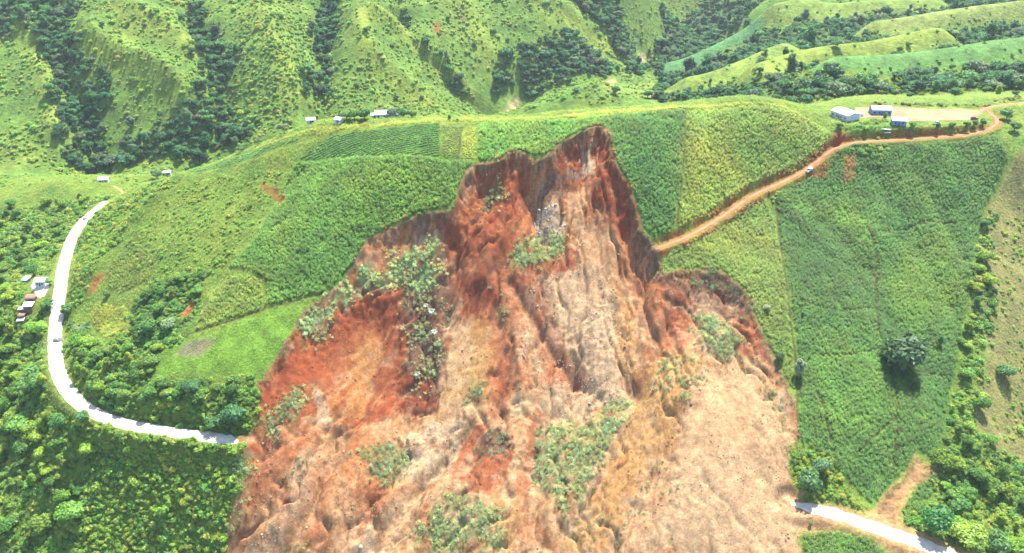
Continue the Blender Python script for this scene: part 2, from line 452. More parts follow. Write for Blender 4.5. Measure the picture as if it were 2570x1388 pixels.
# flow texture of the debris: streaks that fan out from the head of the slide
APEX = cast([(1480, 300)], **NEAR)[0]
wx, wy = G1.X - APEX[0], APEX[1] - G1.Y
ang = np.arctan2(wx, wy + 40.0); rad = np.hypot(wx, wy + 40.0)
STREAK = fbm(ang * 26 + 0.6 * fbm(G1.X / 30, G1.Y / 30, 2, 31), rad / 38, 4, 33)
STREAK_F = fbm(ang * 75, rad / 22, 3, 37)
LUMP = fbm(G1.X / 3.2, G1.Y / 3.2, 3, 41, 0.6)
rough = fbm(G1.X / 28, G1.Y / 28, 3, 45)
ins = smooth(0.5, 6.0, SCAR_SD)
steepk = smooth(0.0, 5.0, SCAR_SD) * (1 - smooth(8, 16, SCAR_SD))
gx = np.gradient(G1.Z, G1.xs, axis=1); gy = np.gradient(G1.Z, G1.ys, axis=0)
slope0 = np.hypot(gx, gy)
MID = fbm(G1.X / 13, G1.Y / 17, 4, 43, 0.55)
RIDGED = 0.45 - np.abs(fbm(G1.X / 8 + 0.35 * STREAK, G1.Y / 11, 4, 44, 0.55))
flat_k = 1 - 0.55 * smooth(0.9, 1.6, slope0)
fan = poly_sd(G1.X, G1.Y, cast([(1760, 920), (1900, 940), (1985, 1100), (1975, 1200), (2010, 1270), (1980, 1400), (1560, 1400), (1680, 1180)], **NEAR), 12)
fan2 = poly_sd(G1.X, G1.Y, cast([(690, 930), (800, 830), (930, 760), (1000, 760), (1010, 900), (1020, 1040), (900, 1060), (740, 1060)], **NEAR), 12)
fan3 = poly_sd(G1.X, G1.Y, cast([(1130, 800), (1240, 780), (1250, 900), (1220, 1000), (1110, 1010)], **NEAR), 12)
calm = 1 - 0.78 * np.maximum(smooth(-6, 8, fan), np.maximum(1.15 * smooth(-3, 6, fan2), 1.0 * smooth(-3, 6, fan3)))
wob = 0.9 * fbm(G1.X / 22, G1.Y / 22, 3, 48)
GUL1 = np.abs(perlin(ang * 13 + wob, rad / 85, 49)); GUL2 = np.abs(perlin(ang * 38 + 1.3 * wob, rad / 40, 50))
CUT1 = np.exp(-GUL1 / 0.09); CUT2 = np.exp(-GUL2 / 0.14)
G1.Z += ins * (1.6 * STREAK + 0.2 * STREAK_F) * (0.4 + 0.6 * calm)
G1.Z -= ins * (0.06 + 0.94 * calm) * (4.4 * CUT1 * smooth(-0.5, 0.2, MID) + 0.35 * CUT2)
G1.Z += ins * flat_k * calm * (1.9 * MID + 1.5 * RIDGED * smooth(-0.25, 0.3, rough) + LUMP * (0.25 + 0.7 * smooth(-0.1, 0.5, rough)) + rng.normal(0, 1, G1.Z.shape) * (0.06 + 0.16 * smooth(-0.15, 0.35, rough)))
G1.Z += ins * (1 - calm) * rng.normal(0, 0.05, G1.Z.shape)
G1.Z -= smooth(1.0, 2.2, slope0) * smooth(0.3, 2.0, SCAR_SD) * 0.7 * np.abs(fbm(ang * 45, rad / 60, 3, 47))

# small slips elsewhere
def slip(P, depth, w=1.0):
    xy = cast([p[:2] for p in P], **NEAR)
    s = poly_sd(jx, jy, xy, 6)
    G1.Z[:] -= depth * smooth(0, w, s)
    return xy
SLIP_R = slip([(2300, 1140), (2330, 1170), (2345, 1175), (2300, 1215), (2262, 1265), (2255, 1320), (2190, 1290), (2220, 1240), (2265, 1200), (2290, 1170)], 1.4)
SLIP_S = slip([(2110, 325), (2120, 345), (2106, 375), (2085, 372), (2092, 345)], 2.0, 1.5)
SLIP_A = slip([(655, 465), (690, 478), (715, 500), (705, 512), (690, 490), (660, 472)], 1.5)
SLIP_B = slip([(455, 790), (480, 758), (488, 765), (470, 800)], 1.0)
SLIP_C = slip([(250, 685), (262, 690), (235, 730), (222, 740), (232, 705)], 1.0)

# --- field of image-pixel polygons, cast onto the terrain, used for soils and crops
def P(*pts, far=False, kw=None):
    return cast(pts, **(kw or (FAR if far else NEAR)))
# ------------------------------------------------------------------ materials
def new_mat(name):
    m = bpy.data.materials.new(name); m.use_nodes = True
    nt = m.node_tree; nt.nodes.clear()
    out = nt.nodes.new('ShaderNodeOutputMaterial')
    return m, nt, out

def N(nt, kind, **k):
    n = nt.nodes.new(kind)
    for a, b in k.items():
        if a.startswith('i_'):
            n.inputs[int(a[2:])].default_value = b
        else:
            setattr(n, a, b)
    return n

def mulcol(nt, a, b, fac=1.0):
    m = nt.nodes.new('ShaderNodeMix'); m.data_type = 'RGBA'; m.blend_type = 'MULTIPLY'
    m.inputs[0].default_value = fac
    nt.links.new(a, m.inputs[6]); nt.links.new(b, m.inputs[7])
    return m.outputs[2]

def ramp(nt, src, stops):
    r = nt.nodes.new('ShaderNodeValToRGB')
    el = r.color_ramp.elements
    while len(el) < len(stops):
        el.new(0.5)
    for e, (p, c) in zip(el, stops):
        e.position = p; e.color = (*c, 1) if len(c) == 3 else c
    nt.links.new(src, r.inputs[0])
    return r.outputs[0]

def ground_mat(name, scales, lo, hi, bump, bscale, rough=0.95):
    m, nt, out = new_mat(name)
    b = N(nt, 'ShaderNodeBsdfPrincipled'); b.inputs['Roughness'].default_value = rough; b.inputs['Specular IOR Level'].default_value = 0.15
    at_ = N(nt, 'ShaderNodeAttribute', attribute_name='col')
    geo = N(nt, 'ShaderNodeNewGeometry')
    c = at_.outputs[0]
    for i, s in enumerate(scales):
        n = N(nt, 'ShaderNodeTexNoise'); n.inputs['Scale'].default_value = s; n.inputs['Detail'].default_value = 5; n.inputs['Roughness'].default_value = 0.65
        nt.links.new(geo.outputs['Position'], n.inputs['Vector'])
        c = mulcol(nt, c, ramp(nt, n.outputs[0], [(0.36, lo), (0.64, hi)]))
    nt.links.new(c, b.inputs['Base Color'])
    n = N(nt, 'ShaderNodeTexNoise'); n.inputs['Scale'].default_value = bscale; n.inputs['Detail'].default_value = 6; n.inputs['Roughness'].default_value = 0.7
    nt.links.new(geo.outputs['Position'], n.inputs['Vector'])
    bp = N(nt, 'ShaderNodeBump'); bp.inputs['Strength'].default_value = 1.0; bp.inputs['Distance'].default_value = bump
    nt.links.new(n.outputs[0], bp.inputs['Height']); nt.links.new(bp.outputs[0], b.inputs['Normal'])
    nt.links.new(b.outputs[0], out.inputs[0])
    return m

M_SOIL = ground_mat('soil', [0.3, 1.1], (0.78, 0.75, 0.72), (1.22, 1.23, 1.24), 0.22, 1.3)
M_TURF = ground_mat('turf', [0.12, 0.8], (0.70, 0.72, 0.7), (1.3, 1.26, 1.2), 0.6, 0.7)
M_TURF_FAR = ground_mat('far_turf', [0.05, 0.25], (0.72, 0.74, 0.72), (1.28, 1.24, 1.2), 1.6, 0.3)

def leaf_mat(name, source, translucent=0.5):
    m, nt, out = new_mat(name)
    if source == 'instance':
        a = N(nt, 'ShaderNodeAttribute', attribute_name='tint', attribute_type='INSTANCER').outputs[0]
    else:
        a = N(nt, 'ShaderNodeObjectInfo').outputs['Color']
    sh = N(nt, 'ShaderNodeAttribute', attribute_name='shade').outputs[0]
    c = mulcol(nt, a, sh)
    b = N(nt, 'ShaderNodeBsdfPrincipled'); b.inputs['Roughness'].default_value = 0.55; b.inputs['Specular IOR Level'].default_value = 0.25
    nt.links.new(c, b.inputs['Base Color'])
    t = N(nt, 'ShaderNodeBsdfTranslucent')
    g = N(nt, 'ShaderNodeMix', data_type='RGBA', blend_type='MULTIPLY'); g.inputs[0].default_value = 1; g.inputs[7].default_value = (1.3, 1.2, 0.45, 1)
    nt.links.new(c, g.inputs[6]); nt.links.new(g.outputs[2], t.inputs[0])
    mx = N(nt, 'ShaderNodeMixShader'); mx.inputs[0].default_value = translucent
    nt.links.new(b.outputs[0], mx.inputs[1]); nt.links.new(t.outputs[0], mx.inputs[2])
    nt.links.new(mx.outputs[0], out.inputs[0])
    return m
M_LEAF_I = leaf_mat('leaf_scatter', 'instance')
M_LEAF_O = leaf_mat('leaf_tree', 'object')

def flat_mat(name, col, rough=0.8, metal=0.0, nscale=None, lo=0.75, hi=1.2, bump=0.0, spec=0.3, coords='Object'):
    m, nt, out = new_mat(name)
    b = N(nt, 'ShaderNodeBsdfPrincipled'); b.inputs['Roughness'].default_value = rough; b.inputs['Metallic'].default_value = metal
    b.inputs['Specular IOR Level'].default_value = spec
    b.inputs['Base Color'].default_value = (*col, 1)
    if nscale:
        tc = N(nt, 'ShaderNodeTexCoord')
        n = N(nt, 'ShaderNodeTexNoise'); n.inputs['Scale'].default_value = nscale; n.inputs['Detail'].default_value = 6; n.inputs['Roughness'].default_value = 0.65
        nt.links.new(tc.outputs[coords], n.inputs['Vector'])
        rgb = N(nt, 'ShaderNodeRGB'); rgb.outputs[0].default_value = (*col, 1)
        c = mulcol(nt, rgb.outputs[0], ramp(nt, n.outputs[0], [(0.3, (lo,) * 3), (0.7, (hi,) * 3)]))
        nt.links.new(c, b.inputs['Base Color'])
        if bump:
            bp = N(nt, 'ShaderNodeBump'); bp.inputs['Distance'].default_value = bump
            nt.links.new(n.outputs[0], bp.inputs['Height']); nt.links.new(bp.outputs[0], b.inputs['Normal'])
    nt.links.new(b.outputs[0], out.inputs[0])
    return m
M_BARK = flat_mat('bark', (0.11, 0.085, 0.06), 0.9, nscale=2.0)
M_PALEBARK = flat_mat('pale_bark', (0.33, 0.35, 0.33), 0.9, nscale=2.0)
M_GRAVEL = flat_mat('road_gravel', (0.46, 0.41, 0.33), 0.95, nscale=0.3, lo=0.62, hi=1.2, bump=0.05)
M_DUSTY = flat_mat('dusty_road', (0.42, 0.36, 0.28), 0.95, nscale=0.3, lo=0.65, hi=1.2, bump=0.06)
M_DIRT = flat_mat('dirt_track', (0.24, 0.125, 0.062), 0.95, nscale=0.3, lo=0.7, hi=1.3, bump=0.08)
M_SAND = flat_mat('yard_sand', (0.235, 0.165, 0.08), 0.95, nscale=0.06, lo=0.55, hi=1.2, bump=0.03)
M_ROCK = flat_mat('pale_rock', (0.27, 0.235, 0.20), 0.9, nscale=1.2, lo=0.7, hi=1.25, bump=0.1)
M_DROCK = flat_mat('red_clod', (0.19, 0.10, 0.06), 0.95, nscale=1.0, lo=0.6, hi=1.4, bump=0.1)
def debris_mat():
    m, nt, out = new_mat('debris_stone')
    a = N(nt, 'ShaderNodeAttribute', attribute_name='tint', attribute_type='INSTANCER').outputs[0]
    b = N(nt, 'ShaderNodeBsdfPrincipled'); b.inputs['Roughness'].default_value = 0.95; b.inputs['Specular IOR Level'].default_value = 0.15
    tc = N(nt, 'ShaderNodeTexCoord'); n = N(nt, 'ShaderNodeTexNoise'); n.inputs['Scale'].default_value = 2.0; n.inputs['Detail'].default_value = 4
    nt.links.new(tc.outputs['Object'], n.inputs['Vector'])
    nt.links.new(mulcol(nt, a, ramp(nt, n.outputs[0], [(0.35, (0.75,) * 3), (0.65, (1.2,) * 3)])), b.inputs['Base Color'])
    nt.links.new(b.outputs[0], out.inputs[0])
    return m
M_DEBRIS = debris_mat()
M_ROOF = flat_mat('zinc_roof', (0.74, 0.75, 0.77), 0.45, 0.0, nscale=0.5, lo=0.85, hi=1.1)
M_RUST = flat_mat('rusty_roof', (0.20, 0.10, 0.07), 0.8, nscale=0.9, lo=0.5, hi=1.5)
M_WALL = flat_mat('plaster_wall', (0.42, 0.44, 0.47), 0.9, nscale=0.6, lo=0.8, hi=1.1)
M_WALLB = flat_mat('blue_wall', (0.16, 0.22, 0.36), 0.9, nscale=0.6, lo=0.8, hi=1.1)
M_WOOD = flat_mat('plank_wall', (0.15, 0.10, 0.065), 0.9, nscale=1.0, lo=0.6, hi=1.3)
M_DARK = flat_mat('dark_opening', (0.02, 0.02, 0.022), 0.5)
M_DOOR = flat_mat('door_paint', (0.07, 0.10, 0.14), 0.6)
M_RED = flat_mat('red_paint', (0.18, 0.012, 0.02), 0.35, spec=0.5)
M_WHITE = flat_mat('white_paint', (0.62, 0.63, 0.64), 0.4, spec=0.5)
M_GLASS = flat_mat('car_glass', (0.015, 0.018, 0.022), 0.08, spec=0.6)
M_TYRE = flat_mat('tyre', (0.012, 0.012, 0.012), 0.85)
M_RIM = flat_mat('wheel_rim', (0.35, 0.35, 0.36), 0.4, 0.7)
M_LAMP = flat_mat('head_lamp', (0.6, 0.6, 0.58), 0.15)

# ------------------------------------------------------------------ mesh helpers
def tag(o, label=None, cat=None, group=None, kind=None):
    for k, v in (('label', label), ('category', cat), ('group', group), ('kind', kind)):
        if v:
            o[k] = v
    return o

def link(name, me, parent=None, loc=None, rot=None):
    o = bpy.data.objects.new(name, me); COL.objects.link(o)
    if parent:
        o.parent = parent
    if loc is not None:
        o.location = loc
    if rot is not None:
        o.rotation_euler = rot
    return o

def np_mesh(name, V, F, mats, smooth_=False, matidx=None):
    """F: (n,3) or (n,4) array"""
    me = bpy.data.meshes.new(name)
    F = np.asarray(F, np.int32); k = F.shape[1]
    me.vertices.add(len(V)); me.vertices.foreach_set('co', np.asarray(V, np.float32).ravel())
    me.loops.add(F.size); me.loops.foreach_set('vertex_index', F.ravel())
    me.polygons.add(len(F)); me.polygons.foreach_set('loop_start', np.arange(0, F.size, k, dtype=np.int32))
    me.polygons.foreach_set('loop_total', np.full(len(F), k, np.int32))
    if smooth_:
        me.polygons.foreach_set('use_smooth', np.ones(len(F), bool))
    for m in mats if isinstance(mats, (list, tuple)) else [mats]:
        me.materials.append(m)
    if matidx is not None:
        me.polygons.foreach_set('material_index', np.asarray(matidx, np.int32))
    me.update(calc_edges=True); me.validate()
    return me

def vcol(me, name, C):
    a = me.attributes.new(name, 'FLOAT_COLOR', 'POINT')
    a.data.foreach_set('color', np.column_stack([C, np.ones(len(C))]).astype(np.float32).ravel())

# ------------------------------------------------------------------ soils
SLUMPS = [(1.15, 1.6, 'torn sheet of toppled corn on the left shoulder of the slide', [(832, 742), (900, 672), (1000, 622), (1108, 602), (1114, 690), (1080, 742), (990, 712), (900, 745), (800, 815), (752, 842), (764, 792)]),
          (0.40, 1.2, 'scattered uprooted plants on the dark central debris', [(1000, 722), (1112, 742), (1122, 900), (1102, 962), (1022, 972), (1010, 862)]),
          (1.15, 1.3, 'bright corn raft stranded mid-slide under the scree', [(1265, 664), (1300, 612), (1370, 585), (1418, 600), (1410, 640), (1330, 672), (1282, 676)]),
          (1.1, 1.5, 'small bright corn raft hanging under the head scarp', [(1208, 532), (1225, 478), (1258, 445), (1266, 480), (1245, 522)]),
          (0.95, 1.15, 'large toppled corn sheet in the lower centre of the slide', [(1345, 1082), (1420, 1058), (1500, 1040), (1582, 1000), (1570, 1060), (1500, 1180), (1470, 1280), (1420, 1300), (1340, 1222)]),
          (0.9, 1.2, 'green corn raft at the bottom of the slide', [(1055, 1300), (1120, 1232), (1200, 1240), (1272, 1290), (1265, 1392), (1040, 1392)]),
          (0.95, 1.05, 'olive corn clump on the lower left debris', [(900, 1132), (960, 1110), (1030, 1108), (1032, 1168), (962, 1222), (922, 1192)]),
          (0.5, 0.8, 'toppled corn on the dark mound of the lower slide', [(1190, 1142), (1240, 1082), (1292, 1090), (1262, 1150), (1210, 1172)]),
          (1.2, 1.1, 'pale corn raft in the right bowl of the slide', [(1742, 800), (1792, 790), (1862, 842), (1852, 892), (1802, 896), (1752, 852)]),
          (0.5, 0.75, 'fallen corn hanging over the right rim', [(1652, 676), (1740, 682), (1838, 688), (1884, 760), (1884, 802), (1800, 742), (1700, 722)]),
          (1.0, 1.2, 'leafy slump above the broken road end', [(652, 1022), (742, 972), (782, 990), (742, 1052), (702, 1092), (660, 1082)]),
          (0.8, 1.15, 'green margin along the lower left edge of the slide', [(590, 1132), (632, 1120), (640, 1180), (612, 1262), (562, 1392), (548, 1392), (600, 1232)]),
          (0.35, 0.95, 'thin pale corn on the upper right debris ridge', [(1632, 902), (1742, 872), (1782, 952), (1702, 1052), (1622, 1002)]),
          (0.4, 0.85, 'broken corn fringe along the right edge of the slide', [(1900, 900), (1965, 985), (2000, 1100), (1962, 1092), (1882, 922)]),
          (0.14, 0.8, 'thin scatter of torn plants on the lower right debris', [(1400, 1300), (1560, 1250), (1700, 1050), (1690, 1250), (1500, 1392), (1380, 1392)]),
          (0.25, 0.85, 'wisps of corn beside the central red hollow', [(1225, 772), (1252, 715), (1292, 782), (1262, 832)]),
          (0.6, 1.0, 'little leafy clump under the ochre chute', [(1180, 942), (1222, 950), (1204, 1012), (1158, 1014)]),
          (0.4, 0.9, 'leafy strip on the left foot of the slide', [(720, 1182), (782, 1122), (762, 1202), (702, 1242)]),
          (0.9, 1.3, 'leafy slump under the upper left rim', [(752, 792), (832, 782), (822, 852), (758, 882)]),
          (0.45, 1.0, 'leafy tuft at the very bottom left of the slide', [(672, 1392), (700, 1362), (765, 1360), (790, 1392)])]
n1 = fbm(G1.X / 22, G1.Y / 22, 4, 51); n2 = fbm(G1.X / 7, G1.Y / 7, 4, 53)
TAN, PALE, RED, DEEP, DARKS, GREY, OCHRE, BROWN, ORANGE = (np.array(c) for c in (
    (0.235, 0.138, 0.064), (0.265, 0.188, 0.106), (0.150, 0.036, 0.011), (0.100, 0.022, 0.008), (0.036, 0.024, 0.018), (0.060, 0.060, 0.057), (0.230, 0.122, 0.036), (0.085, 0.045, 0.025), (0.205, 0.076, 0.024)))
S = SCAR_SD > -3
sx, sy = G1.X[S], G1.Y[S]
sst, ssf, sn1, sn2 = STREAK[S], STREAK_F[S], n1[S], n2[S]
scol = np.tile(TAN, (len(sx), 1))
def blend(C, k, col):
    C += (np.asarray(col) - C) * k[:, None]
qx = sx + 5 * fbm(sx / 10, sy / 14, 5, 61, 0.6); qy = sy + 7 * fbm(sx / 10, sy / 14, 5, 62, 0.6)
def soil(col, *pts, soft=0.9, amt=1.0, streaky=0.5):
    xy = cast(pts, **NEAR)
    s = poly_sd(qx, qy, xy, 10)
    k = smooth(-soft, soft, s + streaky * (2.5 * ssf + 4 * sn2)) * amt
    blend(scol, k, col)
blend(scol, smooth(-0.05, 0.35, sn1) * 0.45, PALE)
blend(scol, smooth(0.05, 0.3, -sn1 + 0.5 * sst) * 0.5, ORANGE)
blend(scol, smooth(0.12, 0.4, sst) * 0.5, RED)
blend(scol, smooth(345, 420, sy + 12 * sn1) * (1 - smooth(0.0, 0.25, sn1)) * 0.6, RED * 0.6 + ORANGE * 0.5)
# upper bowl
soil(ORANGE, (1150, 470), (1190, 420), (1300, 390), (1490, 325), (1530, 370), (1600, 520), (1610, 620), (1560, 700), (1400, 640), (1200, 640), (1000, 640), (940, 600), (1060, 560))
soil(RED, (1190, 430), (1270, 410), (1330, 420), (1335, 520), (1290, 540), (1240, 560), (1170, 480), amt=0.8)
soil(RED, (1340, 400), (1430, 360), (1500, 330), (1535, 370), (1600, 510), (1606, 570), (1520, 560), (1490, 480), (1420, 420), amt=0.95)
soil(DEEP, (1520, 420), (1560, 460), (1600, 540), (1560, 560), (1500, 520), amt=0.6)
soil(PALE, (1455, 360), (1490, 355), (1500, 440), (1470, 445), soft=0.8, streaky=1)
soil(GREY, (1350, 470), (1400, 425), (1475, 415), (1465, 438), (1410, 456), (1355, 488), soft=0.5, streaky=0.2)
soil(BROWN, (1345, 485), (1420, 450), (1440, 465), (1370, 530), (1342, 520), soft=0.7)
soil(PALE, (1340, 540), (1400, 510), (1420, 560), (1400, 610), (1345, 600), soft=0.8)
soil(TAN, (1430, 470), (1480, 450), (1470, 560), (1420, 580), amt=0.8)
soil(GREY, (1020, 560), (1060, 535), (1130, 530), (1140, 560), (1060, 590), amt=0.55)
soil(PALE, (1030, 600), (1110, 580), (1110, 610), (1050, 620), amt=0.9)
soil(TAN, (1440, 560), (1530, 570), (1560, 680), (1540, 760), (1460, 680), amt=0.9)
soil(BROWN, (1600, 590), (1660, 610), (1665, 680), (1600, 720), amt=0.7)
# centre
soil(RED, (1110, 620), (1280, 600), (1260, 700), (1250, 820), (1160, 760), (1110, 700), amt=0.65)
soil(RED, (1340, 640), (1460, 640), (1430, 690), (1380, 690), (1300, 760), (1280, 720), amt=0.75)
soil(RED * 0.75, (1100, 560), (1150, 480), (1300, 540), (1290, 640), (1150, 660), (1090, 620), amt=0.55)
soil(BROWN, (1000, 700), (1110, 650), (1150, 740), (1120, 820), (1110, 940), (1020, 960), (1000, 850), amt=0.9)
soil(DEEP, (1150, 700), (1230, 705), (1250, 760), (1200, 800), (1160, 780), amt=0.9)
soil(OCHRE, (1150, 800), (1230, 800), (1250, 900), (1220, 1000), (1110, 1010), (1110, 900), amt=0.7)
soil(PALE, (1350, 690), (1500, 660), (1560, 800), (1600, 960), (1500, 1000), (1420, 900), (1380, 790), amt=0.5)
soil(OCHRE, (1530, 720), (1590, 760), (1600, 950), (1560, 960), (1540, 850), amt=0.6)
soil(RED, (1240, 860), (1290, 840), (1300, 960), (1260, 1080), (1230, 1040), amt=0.6)
soil(RED, (1340, 700), (1370, 760), (1420, 870), (1500, 950), (1460, 1000), (1370, 940), (1330, 820), amt=0.5)
# left wall
soil(RED, (650, 960), (760, 830), (900, 745), (1000, 735), (1020, 900), (1030, 1020), (940, 1060), (850, 1090), (700, 1060), (640, 1070), amt=0.95)
soil(ORANGE, (800, 880), (960, 800), (990, 900), (930, 1010), (800, 1050), amt=0.45, streaky=1.8)
soil(OCHRE, (900, 850), (945, 820), (950, 1000), (880, 1060), (800, 1080), (860, 980), amt=0.5, streaky=1.8)
soil(DEEP, (1010, 940), (1090, 950), (1095, 1030), (1030, 1060), (1000, 1020), amt=0.95)
soil(DARKS, (760, 790), (850, 740), (900, 700), (990, 720), (900, 760), (800, 820), amt=0.7)
soil(PALE, (780, 980), (820, 1000), (830, 1070), (790, 1080), amt=0.8)
# right bowl
soil(BROWN, (1660, 690), (1800, 690), (1870, 740), (1880, 800), (1760, 780), (1670, 800), amt=0.8)
soil(DARKS, (1740, 690), (1860, 720), (1880, 780), (1800, 740), amt=0.6)
soil(RED, (1680, 740), (1740, 740), (1720, 900), (1670, 900), amt=0.6)
soil(RED, (1850, 780), (1900, 820), (1930, 900), (1860, 900), (1840, 830), amt=0.75)
soil(OCHRE, (1640, 900), (1760, 880), (1840, 920), (1800, 1050), (1640, 1150), (1500, 1388), (1420, 1388), (1560, 1100), amt=0.75)
soil(TAN, (1760, 900), (1900, 900), (1990, 1100), (1980, 1200), (2010, 1270), (1980, 1388), (1560, 1388), (1660, 1200), (1700, 1050), amt=0.9)
soil(PALE, (1750, 1120), (1900, 1150), (1990, 1260), (1960, 1388), (1600, 1388), (1680, 1250), amt=0.55)
# foot
soil(RED, (1150, 1120), (1200, 1060), (1270, 1080), (1300, 1140), (1270, 1220), (1200, 1230), (1140, 1200), amt=0.8)
soil(DARKS, (1200, 1090), (1260, 1070), (1280, 1110), (1240, 1150), (1190, 1140), amt=0.7)
soil(PALE, (1020, 1100), (1110, 1060), (1180, 1040), (1150, 1150), (1050, 1220), (1000, 1200), amt=0.85)
soil(ORANGE, (880, 1060), (1000, 1080), (930, 1230), (900, 1300), (850, 1200), amt=0.5)
soil(RED, (930, 1190), (980, 1180), (960, 1300), (900, 1330), amt=0.6)
soil(RED, (640, 1060), (740, 1030), (800, 1100), (740, 1180), (720, 1250), (620, 1250), (625, 1140), amt=0.6)
soil(PALE, (750, 1120), (790, 1130), (790, 1250), (700, 1388), (660, 1388), (720, 1260), amt=0.8)
soil(PALE, (850, 1340), (940, 1330), (960, 1388), (850, 1388), amt=0.9)
soil(RED, (1330, 1040), (1360, 1030), (1345, 1200), (1300, 1260), (1310, 1150), amt=0.7)
soil(OCHRE, (1250, 1250), (1310, 1230), (1290, 1388), (1200, 1388), amt=0.6)
soil(PALE, (1370, 960), (1480, 950), (1580, 980), (1560, 1020), (1400, 1040), (1360, 1020), amt=0.7)
# dark humus just under the turf along the rim, with a ragged lower edge
g_d = np.interp(SCAR_SD[S] + 0.8 * n2[S], [-1, 0.0, 0.7, 2.0], [0.9, 0.7, 0.35, 0])
blend(scol, g_d * smooth(300, 345, sy), DARKS * 0.9 + BROWN * 0.25)
cn = fbm(sx / 6 + 2 * sst, sy / 9, 5, 63, 0.6)
ck = 0.35 + 0.65 * smooth(0.3, 0.9, calm[S])
blend(scol, smooth(0.14, 0.19, cn) * 0.28 * ck, PALE)
blend(scol, smooth(0.17, 0.21, fbm(sx / 5 - sst, sy / 8, 5, 64, 0.6)) * 0.36 * ck, RED)
blend(scol, smooth(0.22, 0.26, fbm(sx / 4, sy / 5, 4, 65, 0.6)) * 0.4 * ck, BROWN)
blend(scol, np.clip(CUT1[S] - 0.35, 0, 1) * 0.5, PALE)
for dens, gain, lab, poly in SLUMPS:
    if dens >= 0.6:
        s_ = poly_sd(qx, qy, cast(poly, **NEAR), 6)
        blend(scol, smooth(-0.5, 1.0, s_) * np.clip(0.65 * dens, 0, 0.8) * smooth(-0.25, 0.05, sn2), np.array((0.075, 0.110, 0.036)) * gain)
soil(RED * 1.1, (650, 965), (745, 850), (900, 748), (1000, 738), (1015, 800), (960, 830), (850, 900), (760, 1010), (660, 1070), amt=0.6, streaky=1.2)
soil(RED * 1.05, (1160, 470), (1270, 420), (1330, 430), (1330, 520), (1270, 600), (1170, 640), (1120, 600), amt=0.45, streaky=1.2)
soil(RED * 1.05, (1500, 340), (1535, 370), (1600, 510), (1606, 590), (1560, 600), (1500, 500), amt=0.5, streaky=1.2)
soil(PALE * 0.42 + TAN * 0.55, (1760, 930), (1890, 930), (1985, 1100), (1975, 1200), (2012, 1268), (1985, 1392), (1600, 1392), (1690, 1200), (1720, 1040), amt=0.65)
soil(PALE, (1390, 690), (1470, 670), (1530, 800), (1560, 950), (1480, 960), (1420, 830), amt=0.45, streaky=1.4)
soil(PALE, (1130, 830), (1180, 800), (1190, 900), (1140, 1000), (1110, 960), amt=0.45, streaky=1.2)
soil(RED * 0.9 + BROWN * 0.2, (1110, 610), (1290, 580), (1330, 690), (1310, 830), (1270, 1000), (1240, 960), (1230, 820), (1150, 760), amt=0.45, streaky=1.5)
soil(RED, (1620, 700), (1700, 700), (1690, 820), (1640, 900), (1610, 860), amt=0.35, streaky=1.5)
soil(ORANGE, (650, 1080), (900, 1080), (1000, 1230), (850, 1392), (580, 1392), (630, 1200), amt=0.35, streaky=1.5)
scol *= 1.04
scol *= (1 + 0.14 * ssf + 0.22 * sn2 + 0.2 * LUMP[S])[:, None]

# ------------------------------------------------------------------ crops, meadows and their ground colours
GREEN = np.array((0.056, 0.112, 0.016)); PGREEN = np.array((0.094, 0.138, 0.022)); YGREEN = np.array((0.130, 0.166, 0.022)); DGREEN = np.array((0.042, 0.094, 0.016)); DRY = np.array((0.140, 0.140, 0.045))
TEAL = np.array((0.042, 0.105, 0.034)); BRIGHT = np.array((0.080, 0.150, 0.017))
col1 = np.tile(PGREEN * 0.9 + GREEN * 0.1, (G1.X.size, 1)); fx, fy = G1.X.ravel(), G1.Y.ravel()
wxn = fx + 1.5 * fbm(fx / 6, fy / 6, 2, 71); wyn = fy + 1.5 * fbm(fx / 6, fy / 6, 2, 72)
FIELDS = {}
def field(key, col, *pts, paint=True, kw=None):
    xy = cast(pts, **(kw or NEAR))
    FIELDS[key] = (xy, np.array(col))
    if paint:
        blend(col1, smooth(-1.2, 1.2, poly_sd(wxn, wyn, xy, 5)), col)
def soft_patch(col, *pts, soft=9.0, amt=0.85):
    s_ = poly_sd(fx + 6 * fbm(fx / 18, fy / 18, 2, 73), fy + 6 * fbm(fx / 18, fy / 18, 2, 74), cast(pts, **NEAR), 14)
    blend(col1, smooth(-soft, soft, s_) * amt, col)
blend(col1, smooth(0.0, 0.35, n1.ravel()) * 0.5, YGREEN * 0.8)
blend(col1, smooth(0.1, 0.4, -n1.ravel() + n2.ravel() * 0.3) * 0.6, GREEN)
field('dry_slope', DRY * 0.85, (2470, 540), (2540, 400), (2620, 350), (2620, 1250), (2500, 1150), (2440, 1050), (2480, 900), (2440, 760), (2450, 650))
field('crest', YGREEN, (930, 312), (1100, 299), (1285, 297), (1400, 291), (1530, 276), (1700, 266), (1850, 256), (1930, 258), (2000, 274), (1990, 280), (1900, 268), (1720, 278), (1530, 292), (1285, 308), (1105, 308), (945, 322))
field('crest_left', YGREEN * 0.9, (640, 372), (700, 350), (800, 318), (930, 308), (935, 322), (850, 335), (780, 350), (640, 400))
field('rows_left', GREEN * 0.8 + TEAL * 0.3, (462, 432), (530, 414), (610, 388), (700, 356), (790, 340), (720, 365), (640, 395), (540, 425), (480, 434))
field('rows', DGREEN * 1.15, (745, 400), (840, 336), (960, 322), (1105, 308), (1108, 398), (960, 392), (830, 400))
field('beans', PGREEN * 0.9, (1108, 312), (1168, 318), (1152, 402), (1108, 400))
field('yellow', YGREEN, (1168, 318), (1202, 318), (1196, 402), (1150, 403))
field('corn_mid', GREEN * 1.1, (1202, 310), (1285, 306), (1400, 300), (1535, 288), (1525, 322), (1490, 318), (1430, 343), (1380, 386), (1336, 398), (1310, 380), (1276, 384), (1260, 402), (1195, 405))
